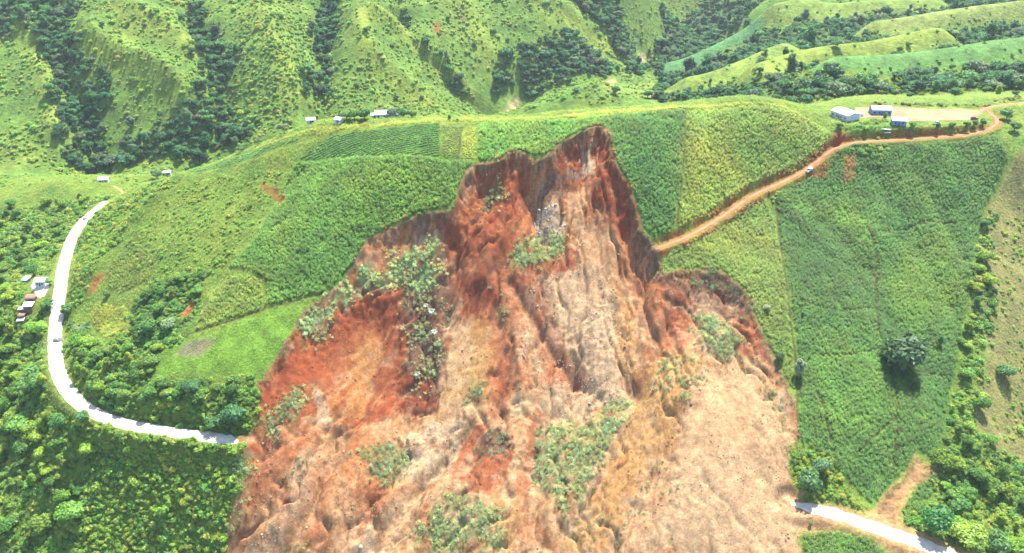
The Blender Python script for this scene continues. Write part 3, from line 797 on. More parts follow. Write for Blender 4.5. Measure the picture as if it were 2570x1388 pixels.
field('corn_left', GREEN, (740, 402), (830, 400), (1195, 405), (1165, 437), (1148, 490), (1128, 526), (1060, 534), (990, 567), (918, 605), (888, 665), (828, 735), (665, 772), (662, 700), (570, 668), (640, 600), (705, 480))
field('corn_dark', DGREEN * 1.1, (1536, 288), (1722, 276), (1715, 450), (1690, 592), (1645, 603), (1608, 568), (1596, 500), (1564, 440), (1538, 395), (1520, 322))
field('corn_pale', PGREEN, (1722, 276), (1900, 266), (2000, 280), (2086, 330), (2082, 368), (2048, 408), (1950, 448), (1888, 468), (1850, 503), (1795, 545), (1692, 592), (1716, 450))
field('corn_below', PGREEN * 0.85, (1672, 634), (1800, 566), (1880, 500), (1925, 490), (1950, 560), (1972, 700), (1995, 900), (2000, 1000), (1960, 935), (1894, 790), (1870, 726), (1812, 678), (1740, 676), (1675, 672))
field('corn_right', DGREEN * 1.15, (1940, 490), (2040, 432), (2105, 372), (2140, 362), (2250, 360), (2400, 352), (2500, 340), (2532, 400), (2470, 525), (2445, 680), (2410, 880), (2365, 1100), (2350, 1165), (2300, 1130), (2285, 1165), (2225, 1230), (2190, 1270), (2120, 1200), (2060, 1140), (2003, 1105), (2000, 900), (1975, 700), (1952, 560))
soft_patch(GREEN * 1.35, (2000, 520), (2120, 500), (2200, 540), (2180, 580), (2110, 575), (2040, 560))
soft_patch(BRIGHT * 0.85, (2230, 640), (2380, 590), (2420, 700), (2400, 830), (2280, 820), (2220, 760))
soft_patch(GREEN * 1.25, (2020, 1050), (2010, 900), (2190, 830), (2240, 960), (2240, 1080), (2120, 1130))
soft_patch(GREEN * 0.95, (1850, 300), (1990, 330), (2060, 390), (1900, 420), (1800, 380), amt=0.7)
soft_patch(YGREEN * 0.9, (1720, 360), (1830, 370), (1860, 440), (1800, 520), (1720, 540), amt=0.8)
soft_patch(DGREEN, (1560, 320), (1680, 300), (1690, 420), (1620, 470), amt=0.5)
soft_patch(DGREEN * 1.1, (660, 640), (880, 600), (860, 700), (700, 750), amt=0.7)
soft_patch(BRIGHT * 0.8, (900, 420), (1120, 430), (1080, 500), (860, 480), amt=0.5)
soft_patch(YGREEN * 0.8, (1700, 620), (1850, 590), (1880, 700), (1800, 670), amt=0.5)
soft_patch(DGREEN * 0.85, (1960, 520), (2060, 560), (2180, 680), (2190, 780), (2060, 770), (1985, 720), amt=0.8)
field('corn_corner', GREEN * 0.9, (2345, 1178), (2360, 1200), (2330, 1260), (2275, 1330), (2262, 1300), (2270, 1260), (2305, 1215))
field('pale_lower', PGREEN * 0.95, (478, 838), (520, 760), (560, 690), (660, 702), (675, 776), (560, 815))
field('pale_round', YGREEN * 0.8, (225, 800), (245, 755), (320, 770), (335, 800), (325, 840), (260, 852))
field('pale_upper', PGREEN * 0.8, (280, 660), (330, 590), (390, 640), (380, 700), (300, 740), (270, 720))
field('bench', BRIGHT, (372, 945), (415, 870), (470, 850), (560, 825), (665, 780), (760, 762), (742, 825), (700, 880), (652, 950), (560, 945), (440, 930), (395, 962))
field('plot', np.array((0.125, 0.12, 0.06)), (440, 893), (470, 858), (535, 846), (530, 870), (500, 895))
field('yard_green', GREEN * 1.25, (2130, 320), (2160, 300), (2240, 292), (2245, 318), (2210, 335), (2140, 335))
field('bottom', GREEN * 0.95, (2008, 1335), (2090, 1325), (2180, 1345), (2240, 1388), (2300, 1430), (2020, 1430))
field('bottom_b', GREEN, (1830, 1388), (1900, 1362), (1990, 1372), (1995, 1430), (1800, 1430))
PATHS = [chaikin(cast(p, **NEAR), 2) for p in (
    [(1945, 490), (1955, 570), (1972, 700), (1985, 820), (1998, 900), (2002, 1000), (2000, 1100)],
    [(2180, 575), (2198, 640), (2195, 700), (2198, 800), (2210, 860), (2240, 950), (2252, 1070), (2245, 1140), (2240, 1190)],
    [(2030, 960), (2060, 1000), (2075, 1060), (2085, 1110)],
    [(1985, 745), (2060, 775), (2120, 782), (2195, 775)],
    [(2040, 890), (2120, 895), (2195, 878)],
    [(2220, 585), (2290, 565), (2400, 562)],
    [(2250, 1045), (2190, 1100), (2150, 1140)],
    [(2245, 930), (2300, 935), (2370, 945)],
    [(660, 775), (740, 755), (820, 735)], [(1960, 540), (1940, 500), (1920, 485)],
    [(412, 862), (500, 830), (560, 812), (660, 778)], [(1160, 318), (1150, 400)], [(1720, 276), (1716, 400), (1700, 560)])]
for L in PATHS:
    blend(col1, (1 - smooth(0.3, 0.9, line_d(fx, fy, L, 6)[0])) * 0.75, BROWN * 0.4 + DGREEN * 0.15)  # shade in the sunken paths, painted into the ground as dark brown lines
for xy, c in ((SLIP_R, TAN), (SLIP_S, RED * 1.1), (SLIP_A, RED), (SLIP_B, ORANGE), (SLIP_C, ORANGE)):
    blend(col1, smooth(-0.8, 0.6, poly_sd(wxn, wyn, xy, 5)), c)
for p in ([(2120, 400), (2140, 395), (2140, 440), (2118, 455)], [(2040, 430), (2075, 418), (2065, 450), (2045, 445)]):
    blend(col1, smooth(-2, 1.5, poly_sd(wxn, wyn, cast(p, **NEAR), 5)) * 0.7, ORANGE)
# bare banks where the tracks are cut into the slope
gx = np.gradient(G1.Z, G1.xs, axis=1); gy = np.gradient(G1.Z, G1.ys, axis=0)
SLOPE = np.hypot(gx, gy)
for L, hw, c in ((DR, 2.2, RED * 0.85), (LR, 4.4, BROWN * 0.7 + GREEN * 0.3), (RR, 5.0, TAN), (DB, 2.0, OCHRE)):
    d, _ = line_d(fx, fy, L, 20)
    blend(col1, (1 - smooth(hw + 1.0, hw + 3.6, d)) * np.clip(smooth(0.75, 1.15, SLOPE.ravel()) + 0.08, 0, 1) * np.clip(0.7 + 1.6 * n2.ravel(), 0.1, 1), c)
    if L is DR:
        blend(col1, 1 - smooth(hw - 0.4, hw + 0.8, d), ORANGE * 1.1)
DYD = poly_sd(fx, fy, pl, 5)
# apron of mud either side of the right-hand road
mud = cast([(2000, 1270), (2060, 1262), (2200, 1295), (2270, 1320), (2420, 1385), (2560, 1440), (2300, 1430), (2230, 1385), (2180, 1340), (2090, 1325), (2000, 1340)], y0=200, y1=400)
blend(col1, smooth(-1.5, 1.5, poly_sd(wxn, wyn, mud, 5)), TAN * 1.05)
col1 *= (1 + 0.25 * n2.ravel())[:, None]
col1 = col1.reshape(G1.X.shape + (3,))
k = smooth(-0.8, 0.3, SCAR_SD[S])[:, None]
col1[S] = col1[S] * (1 - k) + scol * k
col1 = np.clip(col1, 0.004, 0.8)

# far side
n3 = fbm(G2.X / 70, G2.Y / 70, 4, 81); n4 = fbm(G2.X / 18, G2.Y / 18, 4, 83)
col2 = np.tile(PGREEN * 0.3 + GREEN * 0.75, (G2.X.size, 1)); hx, hy = G2.X.ravel(), G2.Y.ravel()
blend(col2, smooth(0.05, 0.45, n3.ravel()) * 0.5, YGREEN * 0.85)
blend(col2, smooth(0.05, 0.4, n4.ravel() - n3.ravel()) * 0.5, GREEN)
for l, a, w in SPURS:
    d, t = line_d(hx, hy, chaikin(cast(l, **FAR), 2), 60)
    blend(col2, np.exp(-(d / (w * 0.45)) ** 2) * 0.8, YGREEN * 1.05)
def far_field(col, *pts):
    blend(col2, smooth(-4, 4, poly_sd(hx, hy, cast(pts, **FAR), 12)), col)
for (L_, w_, e_), c_ in zip(RFIELD[id(G2)], (TEAL * 1.2, GREEN * 1.3, PGREEN * 1.15, PGREEN * 0.8 + DRY * 0.35, PGREEN * 1.15, PGREEN * 0.6 + YGREEN * 0.5, TEAL * 0.6 + GREEN * 0.7)):
    blend(col2, smooth(0.25, 0.6, e_.ravel() + 0.25 * n4.ravel()), c_)
far_field(GREEN * 1.2, (1330, 262), (1400, 225), (1480, 195), (1520, 205), (1430, 262))
far_field(PGREEN, (1560, 215), (1650, 215), (1700, 245), (1500, 262))
far_field(RED * 1.2, (1088, 58), (1102, 58), (1106, 88), (1094, 80))
far_field(BROWN, (1146, 28), (1152, 28), (1168, 60), (1158, 55))
far_field(ORANGE * 1.2, (97, 86), (110, 90), (118, 108), (106, 106))
RIVER = [([(1290, 252), (1300, 250), (1302, 266), (1288, 278), (1272, 280), (1280, 262)]), ([(1606, 138), (1618, 136), (1615, 158), (1603, 158)]), [(1532, 200), (1545, 200), (1540, 206), (1530, 206)]]
for rv in RIVER:
    far_field(PALE * 1.1, *rv)
col2 *= (1.1 + 0.22 * n4.ravel())[:, None]
col2 = np.clip(col2, 0.004, 0.8).reshape(G2.X.shape + (3,))

# ------------------------------------------------------------------ ground sheets
def sheet(name, G, col, mask, mat, label, smooth_=True):
    ny, nx = G.X.shape
    idx = np.arange(ny * nx).reshape(ny, nx)
    q = np.stack([idx[:-1, :-1], idx[:-1, 1:], idx[1:, 1:], idx[1:, :-1]], -1)[mask]
    used = np.unique(q)
    remap = np.full(ny * nx, -1, np.int64); remap[used] = np.arange(len(used))
    V = np.stack([G.X.ravel()[used], G.Y.ravel()[used], G.Z.ravel()[used]], 1)
    me = np_mesh(name, V, remap[q], mat, smooth_)
    vcol(me, 'col', col.reshape(-1, 3)[used])
    return tag(link(name, me), label, kind='structure')
cs = 0.25 * (SCAR_SD[:-1, :-1] + SCAR_SD[1:, :-1] + SCAR_SD[:-1, 1:] + SCAR_SD[1:, 1:])
sheet('landslide_scar', G1, col1, cs > -0.2, M_SOIL, 'red and tan bare earth of the landslide', False)
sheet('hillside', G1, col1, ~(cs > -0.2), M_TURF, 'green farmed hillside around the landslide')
G2.Z[0, :] -= 0.6
sheet('mountains', G2, col2, np.ones((G2.X.shape[0] - 1, G2.X.shape[1] - 1), bool), M_TURF_FAR, 'green mountain slopes across the valley')

def ribbon(name, L, half, mat, label, lift=0.12, wob=0.5, seed=0, n=7, taper=0.0):
    t = np.gradient(L[:, :2], axis=0); t /= np.linalg.norm(t, axis=1)[:, None] + 1e-9
    nrm = np.stack([-t[:, 1], t[:, 0]], 1)
    s = np.arange(len(L)) * 1.2
    wl = half + wob * fbm(s / 5, s * 0 + seed, 3, 91); wr = half + wob * fbm(s / 5, s * 0 + seed + 9, 3, 92)
    tp = smooth(-1.0, taper, s) if taper else 1.0
    wl = wl * tp + 0.2; wr = wr * (0.5 * tp + 0.5)
    V = []
    for k in range(n):
        f = k / (n - 1) * 2 - 1
        off = np.where(f < 0, f * wl, f * wr)
        p = L[:, :2] + nrm * off[:, None]
        z = np.maximum(H(p[:, 0], p[:, 1]), L[:, 2] - 0.4) + lift + 0.12 * (1 - f * f) - (0.35 if abs(f) == 1 else 0)
        V.append(np.column_stack([p, z]))
    V = np.stack(V, 1); m = len(L)
    idx = np.arange(m * n).reshape(m, n)
    F = np.stack([idx[:-1, :-1], idx[:-1, 1:], idx[1:, 1:], idx[1:, :-1]], -1).reshape(-1, 4)
    return tag(link(name, np_mesh(name, V.reshape(-1, 3), F, mat, True)), label, kind='structure')
ribbon('gravel_road', LR, 4.3, M_GRAVEL, 'white gravel road curving round the foot of the hill', wob=0.9, taper=7.0)
ribbon('gravel_road', RR, 4.3, M_DUSTY, 'pale gravel road leaving the debris at lower right', wob=1.8, seed=4, taper=12.0)
ribbon('dirt_track', DR[::-1], 1.25, M_DIRT, 'orange dirt track climbing from the slide to the school', wob=0.8, seed=7, n=5)
ribbon('dirt_track', DB, 1.6, M_DIRT, 'sandy track leaving the school yard to the right', wob=0.4, seed=8, n=5)

DF = road_line([(283, 467), (295, 472), (305, 480), (318, 492)], y0=575, y1=680)
ribbon('dirt_track', DF, 1.6, M_SAND, 'short yellow track behind the left grass ridge', wob=0.5, seed=11, n=5)

def pad_sheet(name, pts, mat, label, lift=0.1, kw=None, res=2.0):
    xy = cast(pts, **(kw or NEAR)); lo, hi = xy.min(0), xy.max(0)
    xs = np.arange(lo[0], hi[0] + res, res); ys = np.arange(lo[1], hi[1] + res, res)
    X, Y = np.meshgrid(xs, ys)
    ok = poly_sd(X + fbm(X / 5, Y / 5, 2, 95), Y + fbm(X / 5, Y / 5, 2, 96), xy, 5) > 0
    idx = np.arange(X.size).reshape(X.shape)
    q = np.stack([idx[:-1, :-1], idx[:-1, 1:], idx[1:, 1:], idx[1:, :-1]], -1)
    q = q[ok[:-1, :-1] & ok[1:, :-1] & ok[:-1, 1:] & ok[1:, 1:]]
    V = np.stack([X.ravel(), Y.ravel(), H(X, Y).ravel() + lift], 1)
    return tag(link(name, np_mesh(name, V, q, mat, True)), label, kind='structure')
pad_sheet('school_yard', [(2140, 268), (2240, 264), (2330, 272), (2400, 272), (2470, 276), (2470, 288), (2440, 303), (2330, 306), (2240, 308), (2236, 295), (2160, 298), (2140, 292)], M_SAND, 'blinding pale sand of the school yard', kw=dict(y0=430, y1=600), res=1.0)
pad_sheet('house_yard', [(78, 705), (125, 690), (130, 720), (120, 750), (85, 752), (72, 725)], M_GRAVEL, 'pale beaten yard between the roadside houses', res=1.0)
# ------------------------------------------------------------------ plant meshes (prototypes, shared by all copies)
def rot_to(n, spin):
    """rows of 3x3 frames whose third axis is n"""
    n = n / np.linalg.norm(n, axis=1)[:, None]
    a = np.where(np.abs(n[:, 2:3]) < 0.9, np.array([[0, 0, 1.0]]), np.array([[1.0, 0, 0]]))
    t = np.cross(a, n); t /= np.linalg.norm(t, axis=1)[:, None]; b = np.cross(n, t)
    c, s = np.cos(spin)[:, None], np.sin(spin)[:, None]
    return t * c + b * s, -t * s + b * c

def ico(sub=1):
    bm = bmesh.new(); bmesh.ops.create_icosphere(bm, subdivisions=sub, radius=1.0)
    V = np.array([v.co[:] for v in bm.verts]); F = np.array([[v.index for v in f.verts] for f in bm.faces]); bm.free()
    return V, F
ICO1, ICO2 = ico(1), ico(2)

def foliage(name, r, lobes, nleaf, leaf, mat, core=0.78, upb=0.5):
    """lobes: (x,y,z,rad,squash)"""
    Vs, Fs, Sh = [], [], []; off = 0
    tot = sum(l[3] ** 2 for l in lobes)
    for (x, y, z, rd, sq) in lobes:
        V, F = ICO2 if rd > 0.35 else ICO1
        ns = 1 + 0.22 * np.array([math.sin(5 * v[0] + 3 * x) + math.sin(6 * v[1] + 4 * y + 2 * v[2]) for v in V]) * 0.6
        P_ = V * ns[:, None] * rd * core * np.array([1, 1, sq]) + np.array([x, y, z])
        Vs.append(P_); Fs.append(F + off); off += len(V); Sh.append(r.uniform(0.75, 1.0) * np.ones(len(V)))
        n = int(nleaf * rd ** 2 / tot)
        d = r.normal(size=(n, 3)); d[:, 2] = np.where(r.random(n) < 0.65, np.abs(d[:, 2]), d[:, 2]); d /= np.linalg.norm(d, axis=1)[:, None]
        c = d * (rd * r.uniform(0.8, 1.14, n))[:, None] * np.array([1, 1, sq]) + np.array([x, y, z])
        nn = d * 0.7 + np.array([0, 0, upb]) + r.normal(size=(n, 3)) * 0.45
        a, b = rot_to(nn, r.uniform(0, 6.28, n))
        s = (leaf * r.uniform(0.6, 1.3, n))[:, None]
        q = np.stack([c - a * s, c + b * s * 0.55, c + a * s, c - b * s * 0.55], 1).reshape(-1, 3)
        Vs.append(q); k = np.arange(n) * 4 + off
        Fs.append(np.stack([k, k + 1, k + 2], 1)); Fs.append(np.stack([k, k + 2, k + 3], 1)); off += 4 * n
        Sh.append(np.repeat(r.uniform(0.68, 1.32, n), 4))
    V = np.concatenate(Vs); F = np.concatenate(Fs); sh = np.concatenate(Sh)
    me = np_mesh(name, V, F, mat)
    vcol(me, 'shade', np.column_stack([sh * r.uniform(0.95, 1.05), sh, sh * 0.95]))
    return me

def crown_lobes(r, n, spread, rz, zc, base):
    L = [(0, 0, zc, base, rz)]
    for i in range(n):
        a = 6.283 * i / n + r.uniform(-0.4, 0.4); d = spread * r.uniform(0.6, 1.0)
        L.append((d * math.cos(a), d * math.sin(a), zc + r.uniform(-0.35, 0.3) * rz, r.uniform(0.3, 0.52), rz * r.uniform(0.8, 1.1)))
    return L

def make_crowns(mat, pre, nl):
    r = np.random.default_rng(5)
    return [foliage(pre + '_round', r, crown_lobes(r, 7, 0.6, 0.85, 1.15, 0.62), nl, 0.115, mat),
            foliage(pre + '_wide', r, crown_lobes(r, 8, 0.72, 0.55, 1.0, 0.55), nl, 0.11, mat),
            foliage(pre + '_tall', r, [(0, 0, 1.0, 0.5, 1.0), (0.3, 0.1, 1.3, 0.42, 1.0), (-0.25, 0.2, 1.45, 0.42, 1.0), (0.05, -0.25, 1.7, 0.42, 1.0), (0, 0.1, 2.0, 0.32, 1.1)], nl, 0.12, mat),
            foliage(pre + '_loose', r, crown_lobes(r, 9, 0.75, 0.7, 1.1, 0.4), int(nl * 0.8), 0.13, mat, core=0.6),
            foliage(pre + '_lumpy', r, crown_lobes(r, 5, 0.68, 0.9, 1.05, 0.5), nl, 0.12, mat)]
CROWN_O = make_crowns(M_LEAF_O, 'crown', 900)
CROWN_I = make_crowns(M_LEAF_I, 'forest_crown', 420)

def tube(pts, rad, n=6):
    pts = np.asarray(pts, float); V = []; F = []
    for i, (p, rr) in enumerate(zip(pts, rad)):
        d = pts[min(i + 1, len(pts) - 1)] - pts[max(i - 1, 0)]
        a, b = rot_to(d[None], np.zeros(1))
        for k in range(n):
            t = 6.2832 * k / n
            V.append(p + rr * (a[0] * math.cos(t) + b[0] * math.sin(t)))
        if i:
            for k in range(n):
                F.append([(i - 1) * n + k, (i - 1) * n + (k + 1) % n, i * n + (k + 1) % n, i * n + k])
    return np.array(V), np.array(F)
def join(parts):
    V, F, o = [], [], 0
    for v, f in parts:
        V.append(v); F.append(np.asarray(f) + o); o += len(v)
    return np.concatenate(V), np.concatenate(F)
def trunk_mesh(seed, h=1.0, mat=M_BARK):
    r = np.random.default_rng(seed)
    p = [tube([(0, 0, -0.35), (0.02, 0, 0.3), (0.03, 0.03, h)], (0.085, 0.065, 0.04))]
    for k in range(4):
        a = k * 1.6 + r.uniform(-0.4, 0.4); z = r.uniform(0.4, 0.75) * h
        p.append(tube([(0.02, 0, z), (0.25 * math.cos(a), 0.25 * math.sin(a), z + 0.28), (0.5 * math.cos(a), 0.5 * math.sin(a), z + 0.5)], (0.045, 0.03, 0.015), 5))
    V, F = join(p)
    return np_mesh('trunk', V, F, mat, True)
TRUNKS = [trunk_mesh(1), trunk_mesh(2), trunk_mesh(3, 1.5), trunk_mesh(4), trunk_mesh(5)]

def blade_mesh(name, r, n, spread, h, wid, droop, leaves, mat=M_LEAF_I, lean=0.12):
    """clump of n stalks, each with arching leaf strips"""
    V, F, sh = [], [], []
    for i in range(n):
        x, y = r.uniform(-spread, spread, 2); hh = h * r.uniform(0.75, 1.1); lx, ly = r.normal(0, lean, 2)
        for k in range(leaves):
            a = r.uniform(0, 6.283); z0 = hh * r.uniform(0.05, 0.75); L = hh * r.uniform(0.38, 0.6)
            d = np.array([math.cos(a), math.sin(a), 0]); s = np.array([-math.sin(a), math.cos(a), 0]) * wid * r.uniform(0.7, 1.3)
            b = np.array([x + lx * z0, y + ly * z0, z0])
            m = b + d * L * 0.45 + np.array([0, 0, L * 0.5]); e = b + d * L * 0.95 + np.array([0, 0, L * (0.45 - droop)])
            o = len(V); V += [b - s * 0.5, b + s * 0.5, m + s, m - s, e]
            F += [[o, o + 1, o + 2], [o, o + 2, o + 3], [o + 3, o + 2, o + 4]]
            sh += [r.uniform(0.7, 1.3)] * 5
    me = np_mesh(name, np.array(V), np.array(F), mat)
    sh = np.array(sh); vcol(me, 'shade', np.column_stack([sh, sh, sh]))
    return me
rp = np.random.default_rng(9)
def proto_col(name, meshes):
    c = bpy.data.collections.new(name)
    for i, m in enumerate(meshes):
        o = bpy.data.objects.new('%s_%02d' % (name, i), m); c.objects.link(o)
    return c
PC_CORN = proto_col('corn_clumps', [blade_mesh('corn', rp, 5, 0.8, 2.3, 0.075, 0.35, 7) for _ in range(4)])
PC_GRASS = proto_col('grass_tufts', [blade_mesh('grass', rp, 6, 0.7, 1.0, 0.06, 0.2, 4, lean=0.3) for _ in range(4)])
PC_LOW = proto_col('low_crop', [blade_mesh('bean', rp, 5, 0.5, 0.75, 0.13, 0.25, 5) for _ in range(3)])
def bush_lobes(r):
    return [(r.uniform(-0.45, 0.45), r.uniform(-0.45, 0.45), r.uniform(0.15, 0.45), r.uniform(0.35, 0.6), r.uniform(0.7, 1.0)) for _ in range(4)]
PC_BUSH = proto_col('bush_mounds', [foliage('bush', rp, bush_lobes(rp), 170, 0.17, M_LEAF_I, core=0.7) for _ in range(6)])
PC_FOREST = proto_col('forest_crowns', CROWN_I)
def rock_mesh(name, seed, mat, sub=ICO2):
    V, F = sub; r = np.random.default_rng(seed)
    k = r.normal(size=(7, 3)); k /= np.linalg.norm(k, axis=1)[:, None]
    P_ = V.copy()
    for d in k:
        t = P_ @ d; c = r.uniform(0.55, 0.85)
        P_ -= np.where(t > c, t - c, 0)[:, None] * d
    P_ *= r.uniform(0.75, 1.2, 3)
    return np_mesh(name, P_, F, mat)
PC_ROCK = proto_col('stones', [rock_mesh('stone', 100 + i, M_DEBRIS, ICO1) for i in range(5)])
PC_CLOD = proto_col('clods', [rock_mesh('clod', 200 + i, M_DEBRIS, ICO1) for i in range(5)])

# ------------------------------------------------------------------ scattering (plants nobody could count)
def scatter_group(coll):
    ng = bpy.data.node_groups.new('scatter_' + coll.name, 'GeometryNodeTree')
    ng.interface.new_socket('Geometry', in_out='INPUT', socket_type='NodeSocketGeometry')
    ng.interface.new_socket('Geometry', in_out='OUTPUT', socket_type='NodeSocketGeometry')
    n = ng.nodes; l = ng.links
    gi = n.new('NodeGroupInput'); go = n.new('NodeGroupOutput')
    ip = n.new('GeometryNodeInstanceOnPoints'); ci = n.new('GeometryNodeCollectionInfo')
    ci.inputs[0].default_value = coll; ci.inputs[1].default_value = True; ci.inputs[2].default_value = True
    ip.inputs['Pick Instance'].default_value = True
    def attr(nm, ty):
        a = n.new('GeometryNodeInputNamedAttribute'); a.data_type = ty; a.inputs[0].default_value = nm
        return a.outputs[0]
    l.new(gi.outputs[0], ip.inputs['Points']); l.new(ci.outputs[0], ip.inputs['Instance'])
    l.new(attr('idx', 'INT'), ip.inputs['Instance Index'])
    er = n.new('FunctionNodeEulerToRotation'); l.new(attr('rot', 'FLOAT_VECTOR'), er.inputs[0]); l.new(er.outputs[0], ip.inputs['Rotation'])
    l.new(attr('scl', 'FLOAT_VECTOR'), ip.inputs['Scale'])
    l.new(ip.outputs[0], go.inputs[0])
    return ng
GN = {}
def scatter(name, coll, pos, scl, tint, label, cat, tilt=0.0, rot=None):
    n = len(pos)
    if n == 0:
        return None
    me = bpy.data.meshes.new(name); me.vertices.add(n); me.vertices.foreach_set('co', np.asarray(pos, np.float32).ravel())
    def put(nm, ty, key, a):
        at_ = me.attributes.new(nm, ty, 'POINT'); at_.data.foreach_set(key, np.ascontiguousarray(a).ravel())
    if rot is None:
        rot = np.column_stack([rng.normal(0, tilt, n), rng.normal(0, tilt, n), rng.uniform(0, 6.283, n)])
    scl = np.asarray(scl, float)
    if scl.ndim == 1:
        scl = np.column_stack([scl, scl, scl])
    put('rot', 'FLOAT_VECTOR', 'vector', rot.astype(np.float32)); put('scl', 'FLOAT_VECTOR', 'vector', scl.astype(np.float32))
    put('idx', 'INT', 'value', rng.integers(0, len(coll.objects), n).astype(np.int32))
    put('tint', 'FLOAT_COLOR', 'color', np.column_stack([np.clip(tint, 0.003, 0.9), np.ones(n)]).astype(np.float32))
    if coll.name not in GN:
        GN[coll.name] = scatter_group(coll)
    o = link(name, me); md = o.modifiers.new('scatter', 'NODES'); md.node_group = GN[coll.name]
    return tag(o, label, cat, kind='stuff')

def samp(A, x, y):
    i = np.clip(np.searchsorted(G1.xs, x) - 1, 0, len(G1.xs) - 2); j = np.clip(np.searchsorted(G1.ys, y) - 1, 0, len(G1.ys) - 2)
    return A[j, i]
def project(x, y, z):
    dep = y * math.cos(PITCH) - z * math.sin(PITCH); up = y * math.sin(PITCH) + z * math.cos(PITCH)
    return PW / 2 + FOC * x / dep, PH / 2 - FOC * up / dep
def in_view(x, y, z, m=170):
    px, py = project(x, y, z)
    return (px > -m) & (px < PW + m) & (py > -m) & (py < PH + m)
KEEP_OUT = [(LR, 4.4), (RR, 6.0), (DR, 3.0), (DB, 2.6)]
PADS = []
def clear(x, y, road_pad=0.0, scar=True):
    ok = np.ones(x.shape, bool)
    for L, r_ in KEEP_OUT:
        ok &= line_d(x, y, L, 14)[0] > r_ + road_pad
    if scar:
        ok &= ~((samp(SCAR_SD, x, y) > 0.25) & (y < YSPLIT))
    ok &= poly_sd(x, y, mud, 3) < 0
    for s in (SLIP_R, SLIP_S, SLIP_A, SLIP_B, SLIP_C):
        ok &= poly_sd(x, y, s, 3) < 0
    for xy in PADS:
        ok &= poly_sd(x, y, xy, 3) < 0
    return ok
PADS += [cast([(2140, 264), (2240, 262), (2330, 270), (2400, 270), (2475, 274), (2475, 290), (2440, 305), (2330, 308), (2240, 310), (2236, 297), (2160, 300), (2120, 304), (2092, 270)], y0=430, y1=600),
         cast([(72, 690), (128, 682), (132, 720), (122, 752), (85, 790), (60, 800), (60, 760), (70, 725)], **NEAR), cast([(2235, 296), (2275, 296), (2280, 322), (2235, 325)], y0=430, y1=600)]

def jitter(xy, step, jit=0.45, ang=0.0):
    lo, hi = xy.min(0) - 2, xy.max(0) + 2
    c = (lo + hi) / 2; h = np.hypot(*(hi - lo)) / 2
    g = np.arange(-h, h, step)
    X, Y = np.meshgrid(g, g)
    X = X.ravel() + rng.uniform(-jit, jit, X.size) * step; Y = Y.ravel() + rng.uniform(-jit, jit, Y.size) * step
    ca, sa = math.cos(ang), math.sin(ang)
    x = c[0] + X * ca - Y * sa; y = c[1] + X * sa + Y * ca
    m = (x > lo[0]) & (x < hi[0]) & (y > lo[1]) & (y < hi[1])
    return x[m], y[m]

def tints(base, x, y, var=0.18, patch=0.22, ps=12.0):
    n = len(x)
    k = 1 + patch * fbm(x / ps, y / ps, 3, 131) + rng.normal(0, var * 0.5, n)
    hue = 0.25 * fbm(x / (ps * 1.7), y / (ps * 1.7), 2, 137) + rng.normal(0, 0.06, n)
    return np.clip(np.asarray(base)[None] * k[:, None] * np.column_stack([1 + hue, np.ones(n), 1 - 0.4 * hue]), 0.004, 2.0)

CROP_GAIN = 2.4
def local_tint(x, y):
    c = np.column_stack([samp(col1[:, :, k_], x, y) for k_ in range(3)])
    return c * np.array((1.08, 1.0, 1.3)) * tints((1, 1, 1), x, y, 0.2, 0.42, 13)
OCC = []                                            # field outlines already planted
def crop(key, name, label, coll, step, scale, cat='crops', gain=1.0, rows=None, vs=0.2):
    xy, col = FIELDS[key]
    if rows is None:
        x, y = jitter(xy, step)
    else:                                            # rows: (direction, row spacing)
        ang, sp = rows
        lo, hi = xy.min(0), xy.max(0); c = (lo + hi) / 2; h = np.hypot(*(hi - lo)) / 2
        X, Y = np.meshgrid(np.arange(-h, h, step), np.arange(-h, h, sp))
        X = X.ravel() + rng.uniform(-0.3, 0.3, X.size) * step; Y = Y.ravel(); Y = Y + rng.normal(0, 0.07, Y.size) * sp + 1.6 * fbm(X / 25, Y / 60, 2, 139)
        x = c[0] + X * math.cos(ang) - Y * math.sin(ang); y = c[1] + X * math.sin(ang) + Y * math.cos(ang)
    m = poly_sd(x + 0.8 * fbm(x / 4, y / 4, 2, 141), y, xy, 3) > 0
    x, y = x[m], y[m]
    m = clear(x, y)
    m &= fbm(x / 6, y / 6, 3, 149) > -0.34 + 0.05 * rng.normal(size=len(x))
    for o in OCC:
        m &= poly_sd(x, y, o, 3) < 0
    for L in PATHS:
        m &= line_d(x, y, L, 6)[0] > 0.62
    x, y = x[m], y[m]
    z = H(x, y)
    s = scale * (1 + vs * rng.normal(0, 0.7, len(x)) + 0.15 * fbm(x / 9, y / 9, 2, 143))
    scatter(name, coll, np.column_stack([x, y, z - 0.05]), np.clip(s, 0.3 * scale, 1.7 * scale), CROP_GAIN * gain * local_tint(x, y), label, cat, tilt=0.1)
    OCC.append(xy)

crop('plot', 'seedling_rows', 'thin seedling rows on the brown plot of the bright bench', PC_LOW, 0.8, 0.5, rows=(0.5, 1.7), gain=0.9)
crop('rows', 'contour_crop', 'dark green crop in contour rows left of the yellow strip', PC_LOW, 0.75, 1.05, rows=(0.02, 1.9), gain=1.05)
crop('rows_left', 'contour_crop', 'bluish green crop in curved rows on the left skyline', PC_LOW, 0.8, 1.1, rows=(0.35, 2.3), gain=1.1)
crop('beans', 'bean_crop', 'low mid-green crop between the row crop and yellow strip', PC_LOW, 0.95, 0.9)
crop('yellow', 'ripening_crop', 'narrow strip of yellow-green crop above the slide', PC_LOW, 0.95, 0.8, gain=1.1)
crop('corn_mid', 'cornfield', 'bright corn just above the head of the slide', PC_CORN, 1.1, 0.81, gain=1.25)
crop('corn_left', 'cornfield', 'broad corn slope left of the slide', PC_CORN, 1.1, 0.81, gain=1.15)
crop('corn_dark', 'cornfield', 'dark corn right of the head scarp', PC_CORN, 1.1, 0.81, gain=1.1)
